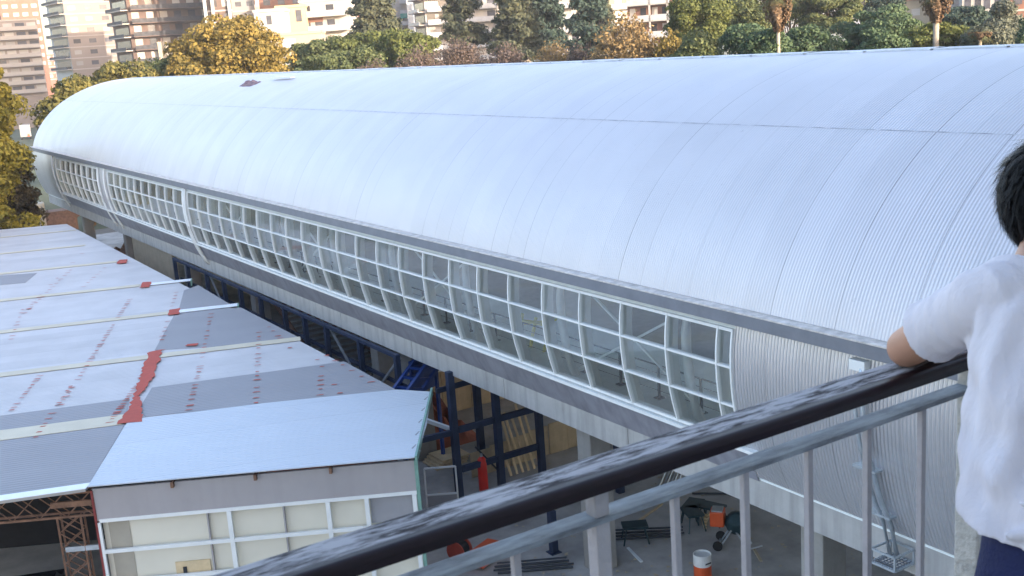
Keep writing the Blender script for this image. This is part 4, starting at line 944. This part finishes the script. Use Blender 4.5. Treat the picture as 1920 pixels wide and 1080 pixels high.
building(186, 330, 17, 14, 20, ztop(186, -60, 330), 2.9, 'beige', 'pinkish beige tower with white floor lines and side balconies', bays=4, band='band', win=(1.9, 1.1), sidebalc='rail', side='bluegrey', zlow=-2)  # side wall in a cool grey that stands for its shade
b3 = building(338, 275, 23, 12, 20, ztop(338, -60, 275), 2.95, 'brown', 'dark brown tower with planted balconies and cream panels', bays=7, band='brown', balc='rail', win=(1.7, 1.9), side='brown', sidebalc='rail', zlow=-3)
for s_ in (-4.8, -1.6): MB().box(s_ - 1.5 if s_ < -2 else s_ - .9, s_ + 1.5 if s_ < -2 else s_ + .9, -1.7, -1.55, 8, ztop(310, 78, 275) - G).build('cream_panel', BM['cream'], b3)
b4 = building(418, 258, 5.0, 8, 5, ztop(418, -60, 258), 2.95, 'brown', 'narrow block with white fins between the brown tower and grey flats', bays=2, band='white', win=(1.4, 1.4), zlow=-1)
for s_ in (-3.2, -1.6, 1.9): MB().box(s_ - .35, s_ + .35, -.9, -.2, 0, 76).build('white_fin', BM['white'], b4)
building(453, 265, 7, 12, 0, ztop(453, -55, 265), 2.9, 'grey', 'grey flats with paired dark windows', bays=3, band='white', win=(1.3, 1.0), winmat='darkwin', zlow=-3)
building(440, 300, 12, 12, 0, ztop(440, -55, 300), 2.9, 'brown', 'dark block standing behind the grey flats', bays=4, band='white', win=(1.3, 1.0), zlow=0)
building(478, 290, 12, 12, 10, ztop(480, 15, 290), 2.9, 'cream', 'low cream block behind the plain white house', bays=4, win=(1.4, 1.6), zlow=0)
building(508, 215, 5.5, 9, -8, ztop(508, 22, 215), 3.0, 'white', 'plain white house end with one red window', bays=1, win=(.9, 1.6), winmat='darkwin', zlow=-4, group='low houses on the skyline')
building(549, 222, 5.5, 9, -6, ztop(549, 14, 222), 3.3, 'yellow', 'yellow house with a dark ground floor opening', bays=2, win=(1.1, 2.2), winmat='darkwin', zlow=-4, skip=.3, group='low houses on the skyline')
b7 = building(612, 225, 9.5, 9, -12, ztop(612, 2, 225), 2.8, 'white', 'white and brick house with a terrace behind the olive tree', bays=4, band='white', win=(1.5, 1.4), balc='glassrail', zlow=-5, group='low houses on the skyline')
MB().box(-4.5, -.4, -.1, -.02, ztop(612, 40, 225) - G, ztop(612, 22, 225) - G).build('brick_panel', BM['brick'], b7)
b8 = building(540, 212, 12, 6, -8, ztop(540, 66, 212), 3.0, 'cream', 'cream garden wall block with a grey shutter below the yellow house', bays=3, win=(2.4, 1.6), winmat='glassrail', skip=.5, zlow=-8, group='low houses on the skyline')
building(560, 262, 16, 10, 0, ztop(560, -12, 262), 2.9, 'brick', 'brick block rising behind the white and yellow houses', bays=5, band='white', win=(1.5, 1.4), zlow=-1)
building(648, 240, 7, 10, 10, ztop(648, -55, 240), 2.9, 'brick', 'brick flats with white balconies left of the tall olive conifer', bays=3, band='white', balc='glassrail', win=(1.4, 1.3), zlow=-5)
b9 = building(752, 300, 8.5, 12, 0, ztop(752, -55, 300), 2.75, 'white', 'white flats with a green awning right of the tall conifer', bays=3, band='white', balc='glassrail', win=(1.6, 1.3), zlow=-6, balcspan=(.2, 4.0))
MB().box(.2, 4.0, -1.9, -1.5, ztop(765, 34, 300) - G, ztop(765, 25, 300) - G).build('awning', BM['awn'], b9)
building(787, 292, 5.5, 12, 0, ztop(787, -55, 292), 2.9, 'bluegrey', 'blank grey wall block beside the green awning flats', bays=1, skip=1.0, zlow=0)
building(868, 262, 17, 12, 14, ztop(868, -55, 262), 2.85, 'white', 'white flats with long balconies behind the ragged pine', bays=6, band='white', balc='glassrail', win=(1.9, 1.6), sidebalc='glassrail', zlow=-6)
MB().box(8.6, 9.0, -1.6, -1.2, 0, 60).build('white_mast', BM['white'], bpy.data.objects[[o.name for o in col.objects if o.name.startswith('apartment_building')][-1]])
building(900, 300, 26, 12, 0, ztop(900, -55, 300), 2.85, 'cream', 'cream block behind the white flats and conifers', bays=8, band='white', win=(1.6, 1.4), zlow=0)
building(1055, 240, 8, 10, 0, ztop(1055, -55, 240), 2.5, 'white', 'white balconied flats in the gap between two dark conifers', bays=3, band='white', balc='glassrail', win=(1.4, 1.3), zlow=-6)
building(1150, 260, 10, 10, 30, ztop(1150, -55, 260), 2.8, 'bluegrey', 'pale stepped flats peeking left of the brick and white balconies', bays=3, band='white', balc='glassrail', win=(1.6, 1.4), zlow=-4)
b10 = building(1228, 205, 9.6, 12, -10, ztop(1228, -55, 205), 2.85, 'brick', 'red brick flats with white wrap-round balconies above the amber tree', bays=5, band='white', win=(1.0, 1.7), balc='glassrail', zlow=-7, balcspan=(-4.6, 3.0))
MB().box(3.1, 4.85, -1.1, -.02, 0, 60).build('brick_pier', BM['brick'], b10)
for s_ in (-.6, 2.6): MB().box(s_ - .15, s_ + .15, -1.5, -1.2, 0, 60).build('white_pillar', BM['white'], b10)
building(1275, 260, 8, 10, 0, ztop(1275, -30, 260), 2.9, 'white', 'white flats just behind the right pier of the brick flats', bays=3, band='white', balc='glassrail', win=(1.3, 1.3), zlow=-8)
b11 = building(1688, 185, 8.5, 8, 10, ztop(1688, 9, 185), 2.6, 'cream', 'low house with a dull pink roof edge behind the wide umbrella pine', bays=2, win=(1.2, 1.0), zlow=-4, skip=.5, name='house', group='low houses on the skyline')
MB().box(-4.6, 4.6, -.5, 8.4, ztop(1688, 9, 185) - G + .5, ztop(1688, -6, 185) - G + .5).build('roof', BM['roofp'], b11)
building(1795, 190, 7, 8, 10, ztop(1795, -14, 190), 2.8, 'brown', 'shaded flats with a dark awning right of the thick palm', bays=3, band='grey', balc='glassrail', win=(1.2, 1.6), zlow=-6)
building(1842, 176, 5.5, 8, 4, ztop(1842, -55, 176), 2.8, 'white', 'white flats with tall dark window strips at the right', bays=4, win=(.8, 2.2), winmat='darkwin', zlow=-6)
building(1896, 182, 7, 8, 4, ztop(1896, -55, 182), 2.8, 'brick', 'brick and white banded flats at the right edge', bays=4, band='white', win=(1.2, 1.3), zlow=-6)
building(1834, 128, 1.8, 3, 15, ztop(1834, 34, 128), 2.6, 'white', 'small white gable wall among the trees at the right', bays=1, skip=1, name='garden_pavilion', cat='pavilion', group='low houses on the skyline', zlow=-4)
# ------------------------------------------------------------------ small things at the far end
tp = onZ(48, 250, G + 1.6)
tk = empty('lorry', (tp.x, tp.y, G + .03), R(-10), 'white lorry cab with an orange light showing in the gap behind the left tree', 'lorry')
MB().box(-1.3, 1.3, -1.0, 1.2, .7, 3.2).build('cab', BM['white'], tk, bevel=.12)
MB().box(-1.1, 1.1, -1.06, -1.0, 1.9, 2.8).build('windscreen', M['pane_grey'], tk)
MB().box(.4, .95, -1.1, -1.0, .8, 1.35).build('lamp', M['orange'], tk)
MB().box(-1.25, 1.25, 1.3, 7.0, .9, 3.6).build('cargo_box', BM['white'], tk)
for y in (0, 5.6):
    for x in (-1.1, 1.1): MB().tube([(x - .15, y, .5), (x + .15, y, .5)], .5, 16).build('wheel', M['tyre'], tk)
p = onZ(66, 425, G + 1.0)
ex = empty('site_machine', (p.x, p.y, G + .03), R(-10), 'beige site machine with a dark slot on top standing beyond the shed roof', 'machine')
MB().box(-1.2, 1.2, -1, 1, .4, 3.4).build('housing', M['beige'], ex, bevel=.2); MB().box(-.5, .5, -1.06, -.99, 2.5, 2.9).build('slot', M['black_steel'], ex)
for x in (-.9, .9): MB().tube([(x - .15, 0, .4), (x + .15, 0, .4)], .4, 14).build('wheel', M['tyre'], ex)
m = MB(); m.bar((p.x + 2, p.y, G + .5), (p.x + 8, p.y - 1, G + 3.8), .3, .5); m.bar((p.x + 8, p.y - 1, G + 3.8), (p.x + 11, p.y - 1.4, G + 1.6), .3, .4); m.box(p.x + 1, p.x + 4, p.y - 1.2, p.y + 1.2, G + .3, G + 2.4)
tag(m.build('digger', M['rust']), 'rust coloured digger with its arm under the far end of the deck', 'digger')
# bundle on the roof
p = onY(308, 150, 62.5); t_ = math.pi * .5
rx_, rz_ = 25.2, CZ + BT * math.sqrt(1 - ((25.2 - CX) / AX) ** 2)
m = MB(); nn = 12; Pg = []
for i in range(nn + 1):
    row = []
    for j in range(7):
        u, v = i / nn * 2 - 1, j / 6 * 2 - 1; r = max(0, 1 - u * u) * max(0, 1 - v * v); row.append((23.5 + v * .45, 66.5 + u * 1.3, CZ + BT * math.sqrt(1 - ((23.5 + v * .45 - CX) / AX) ** 2) - .02 + .24 * r * random.uniform(.4, 1.3)))
    Pg.append(row)
tag(m.grid(Pg).build('cloth_bundle', mat('mottled_cloth', (.06, .05, .08), .9, 0, .5, 5, c2=(.34, .22, .22))), 'crumpled dark and pinkish cloth bundle lying on the far roof ridge', 'cloth')
pk = MB(); z_ = CZ + BT * math.sqrt(1 - ((24.3 - CX) / AX) ** 2); pk.bar((24.3, 61.5, z_ + .1), (24.2, 64.2, z_ + .12), .3, .06); tag(pk.build('roofing_board', M['white_frame']), 'white board lying on the roof ridge beside the cloth bundle', 'board')
# ------------------------------------------------------------------ person leaning on the rail
def ball(m, c, r, k=10):
    rs = r if isinstance(r, (tuple, list)) else (r, r, r); n = len(m.v); c = Vector(c)
    for i in range(k + 1):
        a = math.pi * i / k
        for j in range(2 * k): b = math.pi * j / k; m.v.append((c.x + rs[0] * math.sin(a) * math.cos(b), c.y + rs[1] * math.sin(a) * math.sin(b), c.z + rs[2] * math.cos(a)))
    for i in range(k):
        for j in range(2 * k): m.f.append((n + i * 2 * k + j, n + (i + 1) * 2 * k + j, n + (i + 1) * 2 * k + (j + 1) % (2 * k), n + i * 2 * k + (j + 1) % (2 * k)))
def limb(m, pts, rs, k=14):
    m.tube(pts, rs, k)
    for p_, r_ in zip(pts, rs): ball(m, p_, r_ * .995, 7)
def remesh(o, vox, sm=6):
    r_ = o.modifiers.new('remesh', 'REMESH'); r_.mode = 'VOXEL'; r_.voxel_size = vox; r_.use_smooth_shade = True
    s_ = o.modifiers.new('smooth', 'SMOOTH'); s_.factor = .6; s_.iterations = sm
FL = -1.87
ZT_ = -.818
shC = onY(1962, 520, 1.38); hipC = onY(1962, 1040, 1.20)
shL = onY(1860, 556, 1.40); shR = Vector((shC.x + (shC.x - shL.x) * .95, 1.36, shL.z))
elL = onY(1700, 634, 1.655); elL.z = ZT_ + .048; elR = Vector((shR.x + .22, 1.63, ZT_ + .05))
wrL = Vector((elL.x + .235, 1.69, ZT_ + .036)); wrR = Vector((elR.x - .10, 1.70, ZT_ + .085))
hd_c = onY(1962, 372, 1.47)
pe = empty('person', (hipC.x, hipC.y, FL), 0, 'person with short black hair in a white T-shirt leaning on the handrail, seen from behind', 'person')
off = Vector((hipC.x, hipC.y, FL))
def rel(p_): return Vector(p_) - off
HR = Matrix.Rotation(R(-48), 3, 'Z')
def hv(x, y, z): return rel(hd_c + HR @ Vector((x, y, z)))
m = MB()
knL = Vector((hipC.x - .10, 1.28, FL + .50)); knR = Vector((hipC.x + .11, 1.24, FL + .50))
ftL = Vector((hipC.x - .12, 1.15, FL + .09)); ftR = Vector((hipC.x + .13, 1.10, FL + .09))
limb(m, [rel(hipC + Vector((-.08, 0, -.04))), rel(knL), rel(ftL)], [.066, .055, .04]); limb(m, [rel(hipC + Vector((.08, 0, -.04))), rel(knR), rel(ftR)], [.066, .055, .04])
for ft in (ftL, ftR): limb(m, [rel(ft + Vector((0, -.03, -.05))), rel(ft + Vector((0, .15, -.06)))], [.045, .032])
limb(m, [rel(hipC), rel(hipC.lerp(shC, .5)), rel(shC + Vector((0, 0, -.06)))], [.085, .10, .11])
limb(m, [rel(shL + Vector((.03, 0, 0))), rel(shC), rel(shR - Vector((.03, 0, 0)))], [.05, .06, .05])
neck0 = shC + Vector((0, .02, .0)); limb(m, [rel(neck0), rel(hd_c + Vector((0, -.015, -.09)))], [.062, .056])
for sh_, el_, wr_, sgn in ((shL, elL, wrL, 1), (shR, elR, wrR, -1)):
    limb(m, [rel(sh_), rel(sh_.lerp(el_, .5)), rel(el_)], [.056, .052, .047]); limb(m, [rel(el_), rel(el_.lerp(wr_, .4)), rel(wr_)], [.047, .042, .028])
    pc = wr_ + Vector((.07 * sgn, 0, -.004)); limb(m, [rel(wr_), rel(pc)], [.026, .03], 10)
    for k in range(4):
        b0 = pc + Vector((.02 * sgn, -.027 + .018 * k, .0)); l = (.062, .075, .07, .055)[k]
        limb(m, [rel(b0), rel(b0 + Vector((l * .55 * sgn, .004, .004))), rel(b0 + Vector((l * sgn, .006, -.014)))], [.0095, .0088, .0075], 8)
    limb(m, [rel(wr_ + Vector((.03 * sgn, .02, 0))), rel(wr_ + Vector((.065 * sgn, .055, -.004))), rel(wr_ + Vector((.095 * sgn, .06, -.010)))], [.012, .011, .009], 8)
ball(m, rel(hd_c), (.075, .092, .108), 14); ball(m, hv(0, .03, -.05), (.055, .055, .062), 12)
ball(m, hv(0, .09, -.02), (.014, .014, .022), 8); ball(m, hv(0, .078, -.062), (.02, .012, .010), 8)
for s_ in (-1, 1): ball(m, hv(s_ * .077, .0, -.02), (.014, .014, .032), 8)
bo = m.build('body', M['skin'], pe); remesh(bo, .0075, 3)
for s_ in (-1, 1):
    e_ = MB(); ball(e_, hv(s_ * .03, .075, .004), .012, 8); e_.build('eye', M['white_bucket'], pe, smooth=True)
# T-shirt: torso rings with folds, sleeves, fused
def shirt():
    m = MB(); rings = []; K = 64; n = 46
    ht = hipC + Vector((.004, .01, .082)); top = shC + Vector((0, .0, .045))
    for i in range(n):
        t = i / (n - 1); c = ht.lerp(top, t); row = []
        rx = np.interp(t, [0, .12, .4, .7, .86, .94, 1], [.176, .176, .180, .192, .178, .126, .070]); ry = np.interp(t, [0, .3, .7, .88, 1], [.158, .135, .125, .105, .062])
        for j in range(K):
            a = 2 * math.pi * j / K
            f_ = .011 * math.sin(5 * a + 9 * t + 1.5 * math.sin(7 * t)) * (1 - .5 * t) + .007 * math.sin(11 * a - 13 * t) + .005 * math.sin(26 * t + 3 * math.cos(a * 2 + 1)) * math.exp(-((t - .25) / .25) ** 2)
            f_ += .006 * math.sin(3 * a + 20 * t) 
            f_ *= min(1, .35 + t * 3)
            dz = -.012 * math.sin(a * 2) * (1 - t) ** 4
            row.append(rel(c + Vector(((rx + f_) * math.cos(a), (ry + f_) * math.sin(a), dz))))
        row.append(row[0]); rings.append(row)
    m.grid(rings)
    n0 = len(m.v); m.v.append(tuple(rel(ht))); 
    for j in range(K): m.f.append((n0, j + 1, j))
    n1 = len(m.v); m.v.append(tuple(rel(top + Vector((0, 0, .01))))); base = (n - 1) * (K + 1)
    for j in range(K): m.f.append((n1, base + j, base + j + 1))
    for sh_, el_, s_ in ((shL, elL, -1), (shR, elR, 1)):
        d = (el_ - sh_); e_ = sh_ + d * .69 + Vector((0, 0, .004)); s0 = sh_ + Vector((-s_ * .07, 0, -.01))
        pts = [s0, sh_ + Vector((0, 0, -.006)), sh_ + d * .25, sh_ + d * .45, e_]; rs = [.086, .077, .072, .070, .074]
        rr = []; q = []
        for a in range(22):
            t = a / 21 * 4; i = min(3, int(t)); f_ = t - i; q.append(rel(pts[i].lerp(pts[i + 1], f_))); rr.append((rs[i] * (1 - f_) + rs[i + 1] * f_) * (1 + .04 * math.sin(a * 1.9) + .03 * math.sin(a * .9 + 1)))
        m.tube(q, rr, 22)
    # soft diagonal folds running from armpit over the back
    for a, b, r_ in (((-.15, -.10, .36), (.02, -.135, .18), .016), ((-.155, -.08, .28), (-.02, -.13, .07), .015), ((-.16, -.06, .42), (-.06, -.125, .30), .014), ((-.12, -.11, .50), (-.09, -.125, .22), .012), ((.0, -.12, .47), (.01, -.135, .2), .012), ((-.17, -.02, .10), (-.05, -.13, .13), .014), ((-.17, -.05, .18), (.0, -.135, .02), .012)):
        A = rel(hipC) + Vector(a); B = rel(hipC) + Vector(b); C_ = A.lerp(B, .5) + Vector((0, -.006, 0)); m.tube([A, C_, B], [r_ * .6, r_ * 1.35, r_ * .5], 10)
    o = m.build('t_shirt', M['shirt'], pe); remesh(o, .0058, 3); return o
M['shirt'] = mat('white_cotton', (.58, .555, .59), .9, 0, .03, 6, .7, 17, stretch=(1, 1, .3), spec=.2)
shirt()
m = MB()
for s_ in (-1, 1):
    kn = knL if s_ < 0 else knR; ft = ftL if s_ < 0 else ftR
    limb(m, [rel(hipC + Vector((s_ * .068, 0, -.0))), rel(hipC + Vector((s_ * .08, .02, -.15))), rel(kn), rel(ft + Vector((0, 0, .03)))], [.088, .096, .082, .07], 20)
limb(m, [rel(hipC + Vector((-.06, 0, .03))), rel(hipC + Vector((.06, 0, .03)))], [.092, .092], 20)
tr_ = m.build('trousers', M['trousers'], pe); remesh(tr_, .010, 5)
for ft in (ftL, ftR):
    m = MB(); limb(m, [rel(ft + Vector((0, -.05, -.045))), rel(ft + Vector((0, .16, -.05)))], [.052, .042]); s2 = m.build('shoe', M['black_steel'], pe); remesh(s2, .012, 3)
# hair: cap and locks
m = MB(); rows = []
for i in range(26):
    a = math.pi * i / 25; row = []
    for j in range(49):
        b = 2 * math.pi * j / 48; d = Vector((math.sin(a) * math.cos(b), math.sin(a) * math.sin(b), math.cos(a)))
        k = 1 + .04 * math.sin(9 * b + 4 * a) * math.sin(a) + .03 * math.sin(17 * b + 2)
        zz_ = d.z; sq = 1.0
        if d.y > .30: zz_ = max(zz_, .05 + .35 * d.y)
        if zz_ < -.45: sq = 1 - .28 * (-zz_ - .45)
        row.append(hv(d.x * .100 * k * sq, -.010 + d.y * .112 * k * sq, .008 + zz_ * .132 * k))
    rows.append(row)
m.grid(rows); hc = m.build('hair', M['hair'], pe, smooth=True)
m = MB()
for q in range(1900):
    d = Vector(sph(1)[0])
    if d.y > .30 and d.z < .3: continue
    if d.z < -.8: continue
    b = hv(d.x * .100, -.010 + d.y * .112, .008 + d.z * .132); d = HR @ d
    down = Vector((d.x * .2, d.y * .2 + .15 * random.uniform(-1, 1), -1)); down = (down - d * down.dot(d)).normalized(); side = d.cross(down).normalized()
    l = random.uniform(.035, .07); w_ = random.uniform(.0015, .004); cu = random.uniform(-.35, .35)
    p1 = b + d * .006 + down * l * .5 + side * cu * l * .4; p2 = b + d * random.uniform(.0, .012) + down * l + side * cu * l
    m.quad(b - side * w_, b + side * w_, p1 + side * w_ * .8, p1 - side * w_ * .8); m.quad(p1 - side * w_ * .8, p1 + side * w_ * .8, p2)
m.build('hair_locks', M['hair'], pe)

# ------------------------------------------------------------------ air
hz = MB().box(-420, 900, -60, 800, G - 1, 110).build('haze', None)
hz['kind'] = 'stuff'; hz['label'] = 'thin pale air between the yard and the skyline'
hm = bpy.data.materials.new('thin_haze'); hm.use_nodes = True; hn = hm.node_tree; hn.nodes.clear()
hv_ = hn.nodes.new('ShaderNodeVolumePrincipled'); hv_.inputs['Density'].default_value = 0.00028; hv_.inputs['Color'].default_value = (.86, .88, .92, 1)
ho = hn.nodes.new('ShaderNodeOutputMaterial'); hn.links.new(hv_.outputs[0], ho.inputs['Volume']); hz.data.materials.append(hm)
